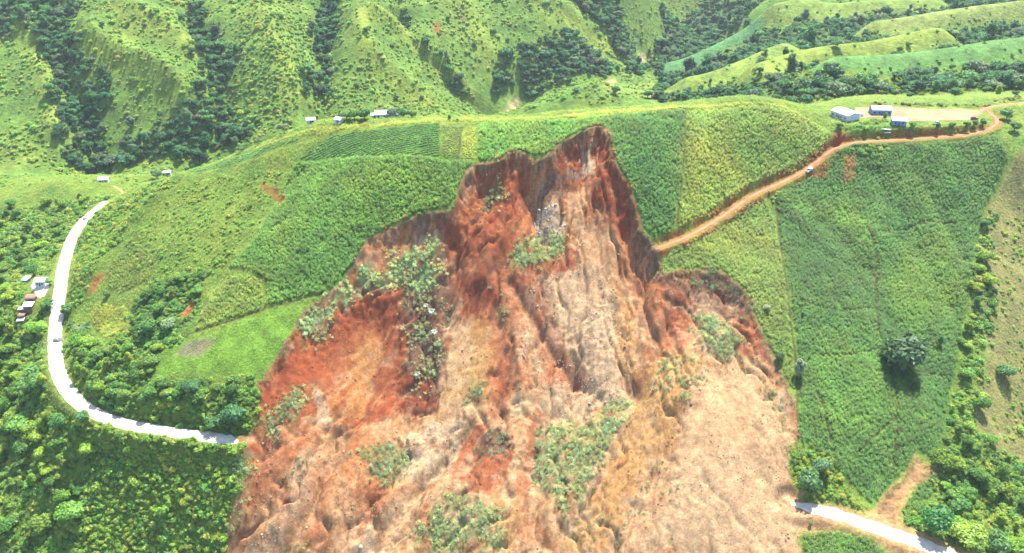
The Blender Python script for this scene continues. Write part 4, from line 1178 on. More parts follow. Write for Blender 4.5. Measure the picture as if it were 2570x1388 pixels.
crop('corn_pale', 'cornfield', 'pale ripening corn on the knoll above the dirt track', PC_CORN, 1.1, 0.77, gain=1.1)
crop('corn_below', 'cornfield', 'pale corn wedge below the dirt track', PC_CORN, 1.1, 0.72, gain=1.1)
crop('corn_right', 'cornfield', 'large deep green cornfield on the right-hand slope', PC_CORN, 1.1, 0.72, gain=0.88)
crop('corn_corner', 'cornfield', 'small corn corner right of the little mudslip', PC_CORN, 1.1, 0.72)
crop('pale_lower', 'cornfield', 'pale thin corn at the foot of the left slope', PC_CORN, 1.1, 0.72, gain=1.1)
crop('pale_round', 'cornfield', 'small round yellowish plot above the roadside bushes', PC_CORN, 1.1, 0.64, gain=1.1)
crop('pale_upper', 'cornfield', 'pale olive corn plot on the left nose', PC_CORN, 1.1, 0.59, gain=1.05)
crop('crest', 'tall_grass', 'yellow-green grass strip along the hill crest', PC_GRASS, 1.3, 1.3, 'grass', gain=1.15)
crop('crest_left', 'tall_grass', 'yellow-green grass below the ridge houses', PC_GRASS, 1.3, 1.2, 'grass', gain=1.1)
crop('bench', 'meadow_grass', 'short bright grass on the bench left of the slide', PC_GRASS, 1.4, 0.55, 'grass', gain=1.1)
crop('yard_green', 'meadow_grass', 'green grass in front of the school buildings', PC_GRASS, 1.2, 0.9, 'grass')
crop('bottom', 'cornfield', 'corn below the lower right road', PC_CORN, 1.1, 0.77)
crop('bottom_b', 'meadow_grass', 'grass at the bottom edge of the debris', PC_GRASS, 1.2, 1.1, 'grass')
crop('dry_slope', 'dry_grass', 'dry straw-coloured grass on the far right slope', PC_GRASS, 1.5, 0.7, 'grass', gain=1.0)

# rough meadow everywhere else on the near hill
hull = np.array([(-430, 240), (430, 240), (520, 680), (-480, 680)])
x, y = jitter(hull, 1.75)
z = H(x, y)
m = in_view(x, y, z, 60) & clear(x, y)
for o in OCC:
    m &= poly_sd(x, y, o, 3) < 0
x, y, z = x[m], y[m], z[m]
base = samp(col1[:, :, 0], x, y), samp(col1[:, :, 1], x, y), samp(col1[:, :, 2], x, y)
t = tints((1, 1, 1), x, y) 
t = np.clip(np.column_stack(base) * 2.5 * (1 + rng.normal(0, 0.12, len(x)))[:, None] * np.column_stack([1 + rng.normal(0, .08, len(x)), np.ones(len(x)), np.ones(len(x))]), 0.005, 0.4)
scatter('meadow_grass', PC_GRASS, np.column_stack([x, y, z - 0.05]), np.clip(0.95 + 0.4 * rng.normal(size=len(x)) * 0.6, 0.4, 1.8), t, 'rough wild grass covering the left slope of the hill', 'grass', tilt=0.15)

# corn carried down on the slide, thrown about
for dens, gain, lab, poly in SLUMPS:
    xy = cast(poly, **NEAR)
    xg = np.array([xy.min(0) - 4, xy.max(0) + 4])
    x, y = jitter(xg, 0.9)
    nz = fbm(x / 7, y / 7, 3, 151)
    sd_ = poly_sd(x + 9 * fbm(x / 9, y / 9, 4, 152, 0.6), y + 9 * fbm(x / 9, y / 9, 4, 153, 0.6), xy, 8)
    m = (sd_ > -1.5) & (rng.random(len(x)) < dens * (0.65 + 2.2 * nz) * np.clip(0.3 + sd_ / 3, 0.08, 1.2))
    x, y = x[m], y[m]; n = len(x)
    rot = np.column_stack([rng.normal(0.95, 0.4, n), rng.normal(0, 0.5, n), rng.normal(0.0, 1.2, n)])
    scatter('toppled_corn', PC_CORN, np.column_stack([x, y, H(x, y) - 0.05]), np.clip(rng.normal(0.66, 0.2, n), 0.3, 1.2), tints(np.array((0.31, 0.385, 0.20)) * gain, x, y, 0.3, 0.3, 6), lab, 'corn', rot=rot)
xs_, ys_ = jitter(rim_xy, 3.2)
m = (samp(SCAR_SD, xs_, ys_) > 2) & (rng.random(len(xs_)) < 0.10 + 0.35 * np.clip(fbm(xs_ / 12, ys_ / 12, 3, 161), 0, 1)) & (samp(SLOPE, xs_, ys_) < 1.3)
x, y = xs_[m], ys_[m]; n = len(x)
scatter('torn_plants', PC_GRASS, np.column_stack([x, y, H(x, y)]), rng.uniform(0.5, 1.3, n), tints((0.19, 0.25, 0.11), x, y, 0.3), 'stray torn plants strewn over the bare debris', 'plants', rot=np.column_stack([rng.normal(0.3, 0.6, n), rng.normal(0, 0.6, n), rng.uniform(0, 6.28, n)]))

# rubble
def rubble(name, coll, poly, step, dens, size, label, mix=0.0, toward=(0.2, 0.2, 0.2), sig=0.45):
    xy = cast(poly, **NEAR)
    x, y = jitter(xy, step, 0.5)
    m = (poly_sd(x, y, xy, 3) > 0) & (samp(SCAR_SD, x, y) > 1.0) & (rng.random(len(x)) < dens * (0.35 + np.clip(3.0 * fbm(x / 11, y / 11, 4, 171), -0.33, 2.0)))
    x, y = x[m], y[m]; n = len(x)
    s = np.clip(size * np.exp(rng.normal(0, sig, n)), 0.08, 0.62)
    c = np.column_stack([samp(col1[:, :, k_], x, y) for k_ in range(3)])
    c = (c * (1 - mix) + np.asarray(toward) * mix) * np.exp(rng.normal(0.2, 0.22, n))[:, None]
    return scatter(name, coll, np.column_stack([x, y, H(x, y) + 0.15 * s]), np.column_stack([s, s * rng.uniform(0.7, 1.2, n), s * rng.uniform(0.5, 1.0, n)]), c, label, 'rubble', rot=rng.uniform(0, 6.28, (n, 3)))
P_ROCK = (0.30, 0.27, 0.23)
rubble('scree', PC_ROCK, [(1335, 545), (1400, 505), (1425, 560), (1405, 605), (1345, 600)], 0.7, 1.0, 0.40, 'fan of pale broken rock below the grey outcrop', 0.8, P_ROCK)
rubble('rubble', PC_ROCK, [(1340, 700), (1500, 640), (1560, 780), (1600, 970), (1560, 1030), (1360, 1050), (1300, 900)], 0.9, 0.6, 0.24, 'pale stones across the middle of the debris', 0.5, P_ROCK)
rubble('rubble', PC_ROCK, [(640, 1080), (1000, 1080), (1180, 1030), (1150, 1200), (900, 1392), (570, 1392)], 1.0, 0.4, 0.2, 'pale stones on the lower left debris', 0.4, P_ROCK)
rubble('rubble', PC_ROCK, [(1700, 1050), (1960, 1080), (1990, 1260), (1990, 1392), (1500, 1392)], 1.1, 0.3, 0.16, 'pale stones on the lower right debris fan', 0.3, P_ROCK)
rubble('clods', PC_CLOD, [(940, 600), (1180, 480), (1500, 340), (1610, 600), (1880, 760), (1985, 1050), (1990, 1392), (570, 1392), (650, 960), (800, 800)], 1.0, 0.35, 0.2, 'earth clods strewn over the whole slide', 0.0, sig=0.55)
# ------------------------------------------------------------------ bushes and woods read as one mass
RIVER_XY = [cast(rv, **FAR) for rv in RIVER]
def thicket(name, label, poly, step, dens, size, base, var=0.3, far=False, coll=None, scar=True, cat='bushes', kw=None, pad=0.1, zsq=(0.8, 1.25), noise=(14, 0.0)):
    xy = cast(poly, **(kw or (FAR if far else NEAR)))
    x, y = jitter(xy, step, 0.5)
    wa, ws = (16.0, 30.0) if far else (8.0, 14.0)
    sd_ = poly_sd(x + wa * fbm(x / ws, y / ws, 3, 181), y + wa * fbm(x / ws, y / ws, 3, 182), xy, 12)
    q = (sd_ > 0) & (rng.random(len(x)) < np.clip(0.35 + sd_ / 9, 0, 1)) if far else sd_ > 0
    q &= rng.random(len(x)) < dens * (1 + noise[1] * 2 * fbm(x / noise[0], y / noise[0], 3, 183))
    x, y = x[q], y[q]
    if far:
        q = np.ones(len(x), bool)
        for rv in RIVER_XY:
            q &= poly_sd(x, y - 6, rv, 8) < -4
        x, y = x[q], y[q]
    else:
        q = clear(x, y, pad, scar); x, y = x[q], y[q]
    z = H(x, y); q = in_view(x, y, z, 120); x, y, z = x[q], y[q], z[q]; n = len(x)
    s = size * np.exp(rng.normal(0, var, n))
    sc = np.column_stack([s, s, s * rng.uniform(zsq[0], zsq[1], n)])
    bs = np.atleast_2d(np.asarray(base)); tn = bs[rng.integers(0, len(bs), n)]
    tn = tn * (np.array((1.2, 1.5, 1.15)) if cat == 'forest' else (2.15 if cat == 'scrub' else 2.1) * np.array((1.15, 1.0, 0.85))) * (1 + rng.normal(0, 0.15, n) + 0.25 * fbm(x / 20, y / 20, 2, 185))[:, None] * np.column_stack([1 + rng.normal(0, .1, n), np.ones(n), 1 + rng.normal(0, .1, n)])
    scatter(name, coll or PC_BUSH, np.column_stack([x, y, z - 0.15 * s]), sc, np.clip(tn, 0.006, 0.4), label, cat, tilt=0.08)

BUSH = [(0.0798, 0.1668, 0.0319), (0.1087, 0.203, 0.0377), (0.0653, 0.145, 0.0377), (0.1305, 0.2175, 0.0435)]
DARKB = [(0.045, 0.1125, 0.033), (0.057, 0.132, 0.036), (0.072, 0.15, 0.039)]
WOOD = [(0.03, 0.09, 0.04), (0.0352, 0.096, 0.0448), (0.0448, 0.112, 0.048), (0.056, 0.128, 0.048), (0.072, 0.144, 0.048), (0.096, 0.12, 0.08)]
MEAD = [(0.1013, 0.2025, 0.0378), (0.1215, 0.2228, 0.0405), (0.081, 0.1755, 0.0378)]
thicket('bush_thicket', 'dense leafy thicket below the left road', [(170, 1000), (235, 1040), (320, 1070), (590, 1108), (618, 1140), (600, 1240), (565, 1340), (540, 1460), (60, 1460), (150, 1300), (250, 1180)], 1.65, 0.95, 1.55, BUSH + MEAD, zsq=(0.7, 1.5))
thicket('bush_thicket', 'mixed bushes in the valley left of the road', [(-150, 640), (40, 600), (120, 620), (128, 700), (110, 850), (112, 960), (160, 1040), (240, 1085), (330, 1100), (300, 1200), (200, 1330), (120, 1460), (-150, 1460)], 2.2, 0.9, 1.7, BUSH + DARKB)
thicket('bush_thicket', 'bushes on the left bank above the road bend', [(-150, 480), (0, 465), (150, 455), (250, 470), (290, 482), (240, 512), (180, 570), (150, 640), (60, 640), (-150, 660)], 2.2, 0.95, 1.9, BUSH + DARKB)
thicket('bush_thicket', 'dark bushes along the inner side of the road bend', [(172, 790), (220, 820), (240, 860), (330, 850), (370, 800), (440, 800), (470, 850), (410, 880), (375, 945), (440, 960), (560, 950), (650, 960), (640, 1060), (590, 1094), (480, 1080), (300, 1048), (220, 1010), (180, 950), (165, 880)], 1.9, 0.95, 1.7, DARKB + BUSH[:2])
thicket('bush_thicket', 'leafy bushes on the steep bank inside the upper road', [(200, 600), (250, 530), (330, 490), (420, 445), (440, 460), (330, 550), (260, 640), (215, 740), (190, 790), (170, 770), (180, 680)], 2.2, 0.8, 1.5, BUSH, noise=(12, 0.8))
thicket('bush_patch', 'scattered shrubs on the upper left grass slope', [(430, 470), (560, 440), (720, 420), (690, 500), (620, 600), (540, 700), (470, 800), (380, 780), (340, 640), (300, 640), (380, 540)], 2.6, 0.6, 1.1, MEAD + BUSH, noise=(10, 1.1))
thicket('bush_patch', 'dark shrub belt under the olive plot', [(330, 760), (400, 700), (500, 690), (520, 740), (480, 800), (440, 850), (340, 860)], 2.0, 0.9, 1.7, DARKB)
thicket('bush_patch', 'lush shrubs within the left corn beside the slide', [(850, 520), (960, 480), (1060, 440), (1150, 440), (1130, 530), (1000, 560), (920, 600), (860, 570)], 2.3, 0.45, 1.5, [(0.06, 0.135, 0.022), (0.08, 0.16, 0.025)], noise=(9, 1.5), scar=True)
thicket('bush_thicket', 'bushy gully along the right edge of the cornfield', [(2470, 520), (2500, 500), (2490, 580), (2470, 660), (2520, 760), (2500, 860), (2460, 900), (2480, 1000), (2440, 1060), (2500, 1130), (2600, 1180), (2620, 1460), (2420, 1388), (2280, 1330), (2270, 1290), (2330, 1250), (2360, 1200), (2375, 1080), (2410, 900), (2440, 720), (2455, 600)], 2.1, 0.9, 1.6, BUSH + DARKB)
thicket('bush_patch', 'shrubs dotted over the dry right-hand slope', [(2480, 600), (2620, 400), (2620, 1150), (2500, 1100), (2520, 800)], 3.2, 0.6, 1.2, BUSH, noise=(12, 1.2))
thicket('bush_patch', 'bushes and banana leaves above the lower right road', [(1985, 1130), (2040, 1110), (2110, 1170), (2180, 1260), (2180, 1288), (2080, 1262), (2020, 1245), (1985, 1190)], 1.8, 0.9, 1.4, BUSH + [(0.12, 0.16, 0.02)])
thicket('bush_patch', 'bushes where the dirt track meets the corn wedge', [(1910, 480), (1960, 470), (1990, 500), (1960, 540), (1930, 520)], 2.0, 0.8, 1.3, BUSH)
thicket('bush_patch', 'green scrub under the school track', [(2130, 365), (2200, 358), (2235, 385), (2220, 410), (2160, 410)], 2.2, 0.9, 1.5, BUSH)
thicket('hedge', 'hedge along the bank in front of the school', [(2100, 320), (2230, 332), (2330, 318), (2470, 312), (2490, 322), (2440, 332), (2300, 341), (2130, 342)], 2.2, 0.8, 1.0, BUSH + [(0.1, 0.125, 0.05)], kw=dict(y0=430, y1=600))
thicket('hedge', 'rounded shrubs before the school buildings', [(2160, 318), (2190, 300), (2235, 292), (2238, 305), (2200, 325)], 1.9, 0.9, 1.2, [(0.085, 0.115, 0.04), (0.07, 0.11, 0.03)], kw=dict(y0=430, y1=600))
thicket('hedge', 'olive brush line behind the school yard', [(2130, 262), (2250, 256), (2400, 262), (2470, 262), (2570, 245), (2570, 254), (2480, 267), (2400, 269), (2300, 268), (2140, 268)], 2.4, 0.8, 1.3, [(0.085, 0.10, 0.035), (0.07, 0.10, 0.03)], kw=dict(y0=520, y1=640))
thicket('bush_patch', 'brush on the fields by the far left houses', [(-150, 445), (60, 436), (300, 436), (440, 440), (400, 460), (300, 472), (150, 462), (-150, 480)], 4.5, 0.4, 1.3, BUSH, kw=dict(y0=600, y1=760), noise=(20, 1.2))

# far slopes
allfar = [(-150, 436), (450, 440), (700, 345), (900, 303), (1285, 297), (1560, 262), (1640, 240), (1660, 150), (1760, 40), (1800, -120), (-150, -120)]
thicket('scrub', 'low scrub covering the far mountain slopes', allfar, 3.5, 0.5, 1.6, MEAD + MEAD + BUSH[1:2], 0.4, far=True, noise=(45, 0.9), cat='scrub')
thicket('scrub', 'darker scrub on the left mountain face', [(560, 120), (780, 40), (800, 260), (700, 330), (600, 380), (560, 300)], 3.8, 0.7, 1.9, BUSH + DARKB, 0.35, far=True, cat='scrub')
thicket('scrub', 'scrub between the yellow spurs', [(830, 100), (900, 110), (950, 180), (1060, 275), (880, 290), (800, 280)], 4.2, 0.6, 1.8, BUSH, 0.35, far=True, noise=(30, 1.0), cat='scrub')
FORESTS = [('dark forest in the leftmost mountain gully', [(-100, -40), (210, -40), (185, 40), (200, 110), (260, 150), (275, 250), (270, 330), (300, 420), (200, 424), (150, 432), (140, 340), (122, 230), (100, 150), (50, 70), (-100, 110)]),
           ('dark forest in the second gully from the left', [(440, -10), (520, 10), (545, 80), (600, 130), (590, 220), (575, 290), (640, 320), (620, 370), (560, 385), (460, 412), (320, 418), (300, 360), (420, 300), (480, 240), (480, 130), (480, 50)]),
           ('forest strip in the gully right of the dense left face', [(800, -30), (850, -30), (848, 60), (842, 150), (830, 240), (770, 262), (770, 180), (785, 90)]),
           ('forest ribbon in the gully between the spurs', [(980, -20), (1020, 20), (1050, 90), (1120, 150), (1180, 215), (1200, 262), (1240, 270), (1170, 262), (1120, 200), (1060, 130), (1010, 60)]),
           ('broad wood above the small river bend', [(1235, 262), (1240, 190), (1300, 120), (1380, 80), (1440, 66), (1485, 130), (1545, 172), (1560, 196), (1500, 190), (1400, 215), (1320, 255), (1300, 245)]),
           ('wood right of the bright central spur', [(1400, -30), (1580, -30), (1560, 50), (1625, 110), (1640, 170), (1580, 205), (1550, 130), (1490, 60)]),
           ('wood on the upper right valley side', [(1640, 205), (1640, 130), (1700, 70), (1740, 20), (1900, 10), (1880, 55), (1800, 100), (1700, 150)])]
for lab, poly in FORESTS:
    thicket('forest', lab, poly, 5.0, 0.85, 3.9, WOOD, 0.28, far=True, coll=PC_FOREST, cat='forest', zsq=(0.85, 1.2), noise=(30, 0.4))

# tree belts filling the folds between the rolling ridges on the right
zone = cast([(1640, 250), (1660, 150), (1760, 20), (1780, -60), (2760, -60), (2760, 225), (2400, 240), (2100, 256)], **FAR)
def rolling(name, label, coll, step, size, cols, lo, hi, dens, cat, var):
    x, y = jitter(zone, step, 0.5)
    rg = np.zeros(len(x))
    for L_, w_, e_ in RFIELD[id(G2)]:
        rg = np.maximum(rg, np.exp(-(line_d(x, y, L_, 4 * w_)[0] / w_) ** 2))
    rg = rg + 0.5 * fbm(x / 30, y / 30, 4, 191)
    m = (poly_sd(x, y, zone, 3) > 0) & (rng.random(len(x)) < dens * (1 - smooth(lo, hi, rg))) & (y > 640)
    x, y = x[m], y[m]; z = H(x, y); m = in_view(x, y, z, 120); x, y, z = x[m], y[m], z[m]; n = len(x)
    s_ = size * np.exp(rng.normal(0, var, n)); c_ = np.array(cols)[rng.integers(0, len(cols), n)] * (1 + rng.normal(0, 0.15, n))[:, None]
    scatter(name, coll, np.column_stack([x, y, z - 0.15 * s_]), np.column_stack([s_, s_, s_ * rng.uniform(0.85, 1.2, n)]), np.clip(c_, 0.006, 0.4), label, cat, tilt=0.08)
rolling('forest', 'tree belts in the folds of the far right hills', PC_FOREST, 5.5, 3.6, np.array(WOOD) * np.array((1.2, 1.5, 1.15)), 0.0, 0.32, 0.75, 'forest', 0.35)
rolling('scrub', 'bushes along the folds of the far right hills', PC_BUSH, 4.0, 1.7, np.array(BUSH) * np.array((1.7, 1.5, 1.1)), 0.2, 0.7, 0.5, 'scrub', 0.35)
rolling('scrub', 'sparse bushes on the far right ridge tops', PC_BUSH, 6.0, 1.3, np.array(MEAD) * np.array((1.5, 1.4, 1.1)), 2.0, 3.0, 0.12, 'scrub', 0.4)

# ------------------------------------------------------------------ single trees
TREE_GAIN = 1.8
KIND = {'round': 0, 'wide': 1, 'tall': 2, 'loose': 3, 'lumpy': 4}
def tree(x, y, radius, kind, colr, label, group=None, squash=1.0, cat='tree', sink=0.0, name='tree'):
    z = float(H(x, y))
    e = bpy.data.objects.new(name, None); COL.objects.link(e)
    e.empty_display_size = 0.5
    e.location = (x, y, z - sink); e.rotation_euler = (0, 0, random.uniform(0, 6.28)); e.scale = (radius, radius, radius * squash)
    i = KIND[kind]
    tk = link('trunk', TRUNKS[i], e)
    cr = link('crown', CROWN_O[i], e); cr.color = (*[float(c) * TREE_GAIN for c in colr], 1)
    tag(e, label, cat, group)
    return e
SPEC = [  # px, py of foot, crown radius in metres, kind, colour, squash, label, far?
    (2262, 918, 12.5, 'round', (0.028, 0.054, 0.022), 1.0, 'large rounded dark tree standing alone in the right-hand cornfield', 0),
    (2003, 945, 4.0, 'tall', (0.085, 0.115, 0.075), 1.1, 'grey-green tall tree on the path at the edge of the cornfield', 0),
    (1955, 905, 2.6, 'lumpy', (0.035, 0.07, 0.03), 1.2, 'small dark tree in the pale corn beside the field path', 0),
    (1923, 782, 2.2, 'round', (0.13, 0.145, 0.10), 1.1, 'small pale flowering tree alone in the pale corn wedge', 0),
    (2013, 797, 1.3, 'tall', (0.03, 0.07, 0.03), 1.1, 'slim dark sapling in the field right of the pale wedge', 0),
    (2358, 868, 2.2, 'tall', (0.035, 0.08, 0.028), 1.2, 'narrow dark tree right of the large round field tree', 0),
    (2520, 950, 5.2, 'round', (0.040, 0.085, 0.028), 0.9, 'dark round tree on the dry slope at right', 0),
    (2468, 570, 3.0, 'lumpy', (0.035, 0.08, 0.028), 1.0, 'dark bush-like tree at the kink of the right field edge', 0),
    (96, 838, 6.2, 'wide', (0.075, 0.150, 0.020), 1.0, 'bright green spreading tree beside the roadside houses', 0),
    (92, 975, 9.0, 'wide', (0.045, 0.095, 0.025), 0.9, 'very wide flat-topped tree just left of the road bend', 0),
    (120, 775, 3.8, 'loose', (0.04, 0.09, 0.025), 1.0, 'loose dark tree between the houses and the road', 0),
    (125, 715, 2.4, 'round', (0.06, 0.12, 0.025), 1.0, 'small round tree at the corner of the white roadside house', 0),
    (85, 690, 4.6, 'round', (0.04, 0.09, 0.025), 1.0, 'dark tree behind the white roadside house', 0),
    (170, 790, 4.4, 'lumpy', (0.04, 0.095, 0.028), 1.0, 'leafy tree overhanging the inner edge of the white road', 0),
    (185, 1310, 8.0, 'round', (0.065, 0.130, 0.022), 0.85, 'big smooth round tree low in the left valley', 0),
    (60, 1085, 8.0, 'lumpy', (0.06, 0.125, 0.024), 0.85, 'big lumpy bright tree left of the lower road', 0),
    (150, 1075, 5.0, 'round', (0.04, 0.095, 0.026), 1.0, 'round tree just under the outer road bend', 0),
    (210, 1062, 4.2, 'round', (0.038, 0.09, 0.028), 1.0, 'dark tree touching the outer edge of the lower road', 0),
    (370, 840, 5.5, 'lumpy', (0.04, 0.09, 0.025), 1.0, 'dark lumpy tree above the roadside bushes', 0),
    (425, 830, 4.4, 'round', (0.10, 0.135, 0.075), 1.0, 'pale grey-green tree under the bare clay patch', 0),
    (480, 985, 5.0, 'wide', (0.03, 0.07, 0.025), 1.0, 'dark spreading tree under the edge of the bright bench', 0),
    (590, 1070, 6.5, 'round', (0.03, 0.075, 0.03), 1.1, 'dark tall tree at the broken end of the left road', 0),
    (540, 1075, 4.5, 'loose', (0.04, 0.085, 0.03), 1.1, 'thin tree on the bank over the left road end', 0),
    (270, 745, 2.4, 'lumpy', (0.035, 0.08, 0.025), 1.0, 'small dark tree at the edge of the olive plot', 0),
    (2030, 1235, 6.0, 'lumpy', (0.045, 0.09, 0.035), 1.2, 'tall dark tree at the foot of the debris above the lower right road', 0),
    (2060, 1190, 4.5, 'round', (0.055, 0.1, 0.045), 1.1, 'grey-green tree behind the dark debris-foot tree', 0),
    (2340, 1340, 7.5, 'round', (0.03, 0.085, 0.025), 1.1, 'big dark tree shading the lower right road', 0),
    (2420, 1365, 6.5, 'loose', (0.11, 0.15, 0.03), 1.0, 'yellowish loose tree right of the shading tree', 0),
    (2500, 1388, 6.0, 'lumpy', (0.045, 0.09, 0.03), 1.1, 'dark tree in the bottom right corner', 0),
    (2400, 1290, 5.5, 'lumpy', (0.04, 0.095, 0.025), 1.0, 'dark leafy tree above the yellowish tree', 0),
    (2033, 1318, 0.9, 'round', (0.05, 0.1, 0.03), 1.1, 'tiny lone shrub in the mud beside the lower right road', 0),
    (2325, 196, 5.5, 'round', (0.03, 0.075, 0.03), 0.95, 'lone dark round tree on the smooth green far slope', 1),
    (2345, 188, 3.6, 'tall', (0.035, 0.08, 0.03), 0.9, 'slim tree touching the lone far slope tree', 1),
    (2100, 120, 4.8, 'loose', (0.04, 0.085, 0.03), 1.1, 'loose tall tree on the upper right ridge crest', 1),
    (2140, 80, 4.2, 'tall', (0.03, 0.075, 0.03), 1.1, 'tall dark tree on the sunny far ridge', 1),
    (330, 322, 6.5, 'tall', (0.05, 0.085, 0.05), 0.8, 'dark upright tree alone on the left mountain grass', 1),
    (712, 322, 3.2, 'wide', (0.075, 0.095, 0.05), 1.5, 'umbrella-shaped tree on the ridge left of the small houses', 0),
    (650, 352, 2.4, 'wide', (0.06, 0.09, 0.04), 1.4, 'small tree on the descending left ridge', 0),
    (605, 372, 3.4, 'wide', (0.04, 0.08, 0.028), 1.0, 'dark bushy tree on the left skyline of the hill', 0),
    (1010, 288, 4.0, 'round', (0.045, 0.095, 0.028), 1.0, 'tree at the right end of the long ridge building', 2),
    (1035, 290, 3.4, 'lumpy', (0.06, 0.11, 0.028), 1.0, 'leafy tree second to the right of the ridge building', 2),
    (985, 276, 4.2, 'round', (0.075, 0.10, 0.07), 1.0, 'pale grey tree behind the long ridge building', 2),
    (965, 276, 3.6, 'lumpy', (0.035, 0.085, 0.025), 1.0, 'dark tree behind the middle of the long ridge building', 2),
    (915, 300, 4.4, 'lumpy', (0.03, 0.08, 0.022), 1.1, 'dark tree left of the long ridge building', 2),
    (890, 300, 4.0, 'round', (0.05, 0.10, 0.028), 1.0, 'round tree between the two ridge house groups', 2),
    (870, 300, 3.6, 'loose', (0.06, 0.10, 0.035), 1.1, 'loose tree right of the small ridge house', 2),
    (1128, 302, 1.5, 'tall', (0.035, 0.08, 0.028), 1.0, 'slim tree on the crest above the row crop', 0),
    (1148, 304, 1.0, 'round', (0.04, 0.08, 0.028), 1.0, 'tiny round shrub on the crest right of the slim tree', 0),
    (2288, 322, 2.6, 'round', (0.045, 0.115, 0.02), 1.0, 'bright round tree beside the small blue school building', 0),
    (2220, 300, 2.0, 'tall', (0.035, 0.08, 0.025), 1.0, 'slim dark tree before the gabled school building', 0),
    (2352, 326, 2.2, 'tall', (0.04, 0.09, 0.028), 1.0, 'tree on the bank under the parked white pickup', 0),
    (2388, 324, 2.2, 'round', (0.045, 0.09, 0.03), 1.2, 'round tree in the middle of the school bank', 0),
    (2425, 322, 2.4, 'lumpy', (0.04, 0.085, 0.028), 1.2, 'leafy tree on the bank below the red car', 0),
    (2445, 320, 2.2, 'round', (0.04, 0.085, 0.028), 1.3, 'second leafy tree on the bank below the red car', 0),
    (2466, 317, 2.4, 'lumpy', (0.04, 0.09, 0.03), 1.3, 'last tree of the school bank by the track bend', 0),
    (2105, 322, 2.4, 'lumpy', (0.045, 0.095, 0.028), 1.0, 'bushy tree over the raw earth notch by the track', 0),
    (2525, 300, 4.5, 'lumpy', (0.045, 0.095, 0.028), 1.0, 'leafy tree outside the track bend right of the school', 0),
    (2545, 330, 3.8, 'round', (0.04, 0.085, 0.026), 1.0, 'tree below the track bend at the right margin', 0),
    (1650, 246, 4.4, 'round', (0.04, 0.085, 0.03), 1.0, 'tree beside the little far hut', 1),
    (1625, 246, 4.6, 'lumpy', (0.03, 0.075, 0.03), 1.0, 'dark tree left of the little far hut', 1),
    (1545, 236, 4.6, 'lumpy', (0.03, 0.075, 0.028), 1.0, 'dark lone tree on the small green hill beyond the crest', 1),
    (1445, 232, 3.4, 'wide', (0.03, 0.08, 0.028), 1.0, 'dark shrub row on the small terraced far hill', 1),
    (395, 450, 5.0, 'round', (0.06, 0.10, 0.04), 1.0, 'round tree left of the small house on the far left ridge', 1),
]
planted = []
for (px, py, rd, kd, c, sq, lab, far) in SPEC:
    q = cast([(px, py)], **({0: NEAR, 1: FAR, 2: dict(y0=480, y1=545)}[far]))[0]
    tree(q[0], q[1], rd, kd, np.array(c) * 1.5, lab, squash=sq, sink=(0.45 * rd if rd > 10 else 0.25 * rd if far == 2 else 0.15 * rd))
    planted.append((q[0], q[1], rd))

GROVE = []
def grove(n, poly, rad, cols, label, group, kw=None, mind=1.5, kinds=('round', 'lumpy', 'wide', 'loose', 'tall'), far=False, pad=1.5):
    xy = cast(poly, **(kw or (FAR if far else NEAR)))
    lo, hi = xy.min(0), xy.max(0); c = 0; tries = 0
    while c < n and tries < n * 60:
        tries += 1
        p = rng.uniform(lo, hi); rd = rng.uniform(*rad)
        if poly_sd(p[:1], p[1:], xy, 2)[0] < 0:
            continue
        if not far and not clear(p[:1], p[1:], pad + 0.4 * rd)[0]:
            continue
        if any((p[0] - a) ** 2 + (p[1] - b) ** 2 < (0.5 * mind * (rd + r2)) ** 2 for a, b, r2 in planted):
            continue
        k = kinds[int(rng.integers(len(kinds)))]
        colr = np.array(cols[int(rng.integers(len(cols)))]) * rng.uniform(0.8, 1.25) * (1.0 if far else np.array((rng.uniform(1.0, 1.45), 1.0, 0.7)))
        e = tree(p[0], p[1], rd * (0.75 if k == 'tall' else 1), k, colr, label, group, squash=rng.uniform(0.9, 1.2), sink=0.22 * rd)
        size = 'small' if rd < rad[0] + 0.33 * (rad[1] - rad[0]) else 'large' if rd > rad[0] + 0.66 * (rad[1] - rad[0]) else 'middling'
        tone = 'bright' if colr[1] > 0.175 else 'dark' if colr[1] < 0.125 else 'green'
        form = {'round': 'rounded', 'lumpy': 'lumpy', 'wide': 'spreading', 'loose': 'open-crowned', 'tall': 'slim tall'}[k]
        GROVE.append((e, (size, tone, form, label), project(p[0], p[1], float(H(p[0], p[1])))[0]))
        planted.append((p[0], p[1], rd)); c += 1
grove(62, [(0, 820), (105, 850), (112, 960), (160, 1040), (250, 1095), (260, 1180), (160, 1300), (60, 1388), (-60, 1388), (-60, 860)], (3.0, 5.5), BUSH + DARKB, 'in the valley left of the lower road', 'trees left of the lower road', mind=1.2)
grove(26, [(0, 600), (100, 610), (130, 640), (125, 690), (60, 690), (60, 800), (0, 830), (-60, 840), (-60, 620)], (2.6, 4.8), BUSH + DARKB, 'around the roadside houses', 'trees around the roadside houses', mind=1.2)
grove(18, [(0, 480), (150, 465), (240, 480), (230, 510), (170, 570), (140, 610), (0, 590)], (2.8, 4.6), BUSH + DARKB, 'on the bank above the upper road', 'trees on the bank above the upper road', mind=1.25)
grove(34, [(175, 800), (235, 865), (330, 860), (420, 870), (375, 950), (560, 955), (645, 965), (630, 1060), (560, 1070), (300, 1035), (190, 960), (165, 880)], (2.4, 4.4), DARKB + BUSH[:2], 'inside the bend of the left road', 'trees inside the road bend', mind=1.2)
grove(14, [(330, 770), (400, 710), (500, 700), (510, 740), (440, 850), (340, 860)], (2.2, 3.8), DARKB, 'in the shrub belt under the olive plot', 'trees in the shrub belt', mind=1.2)
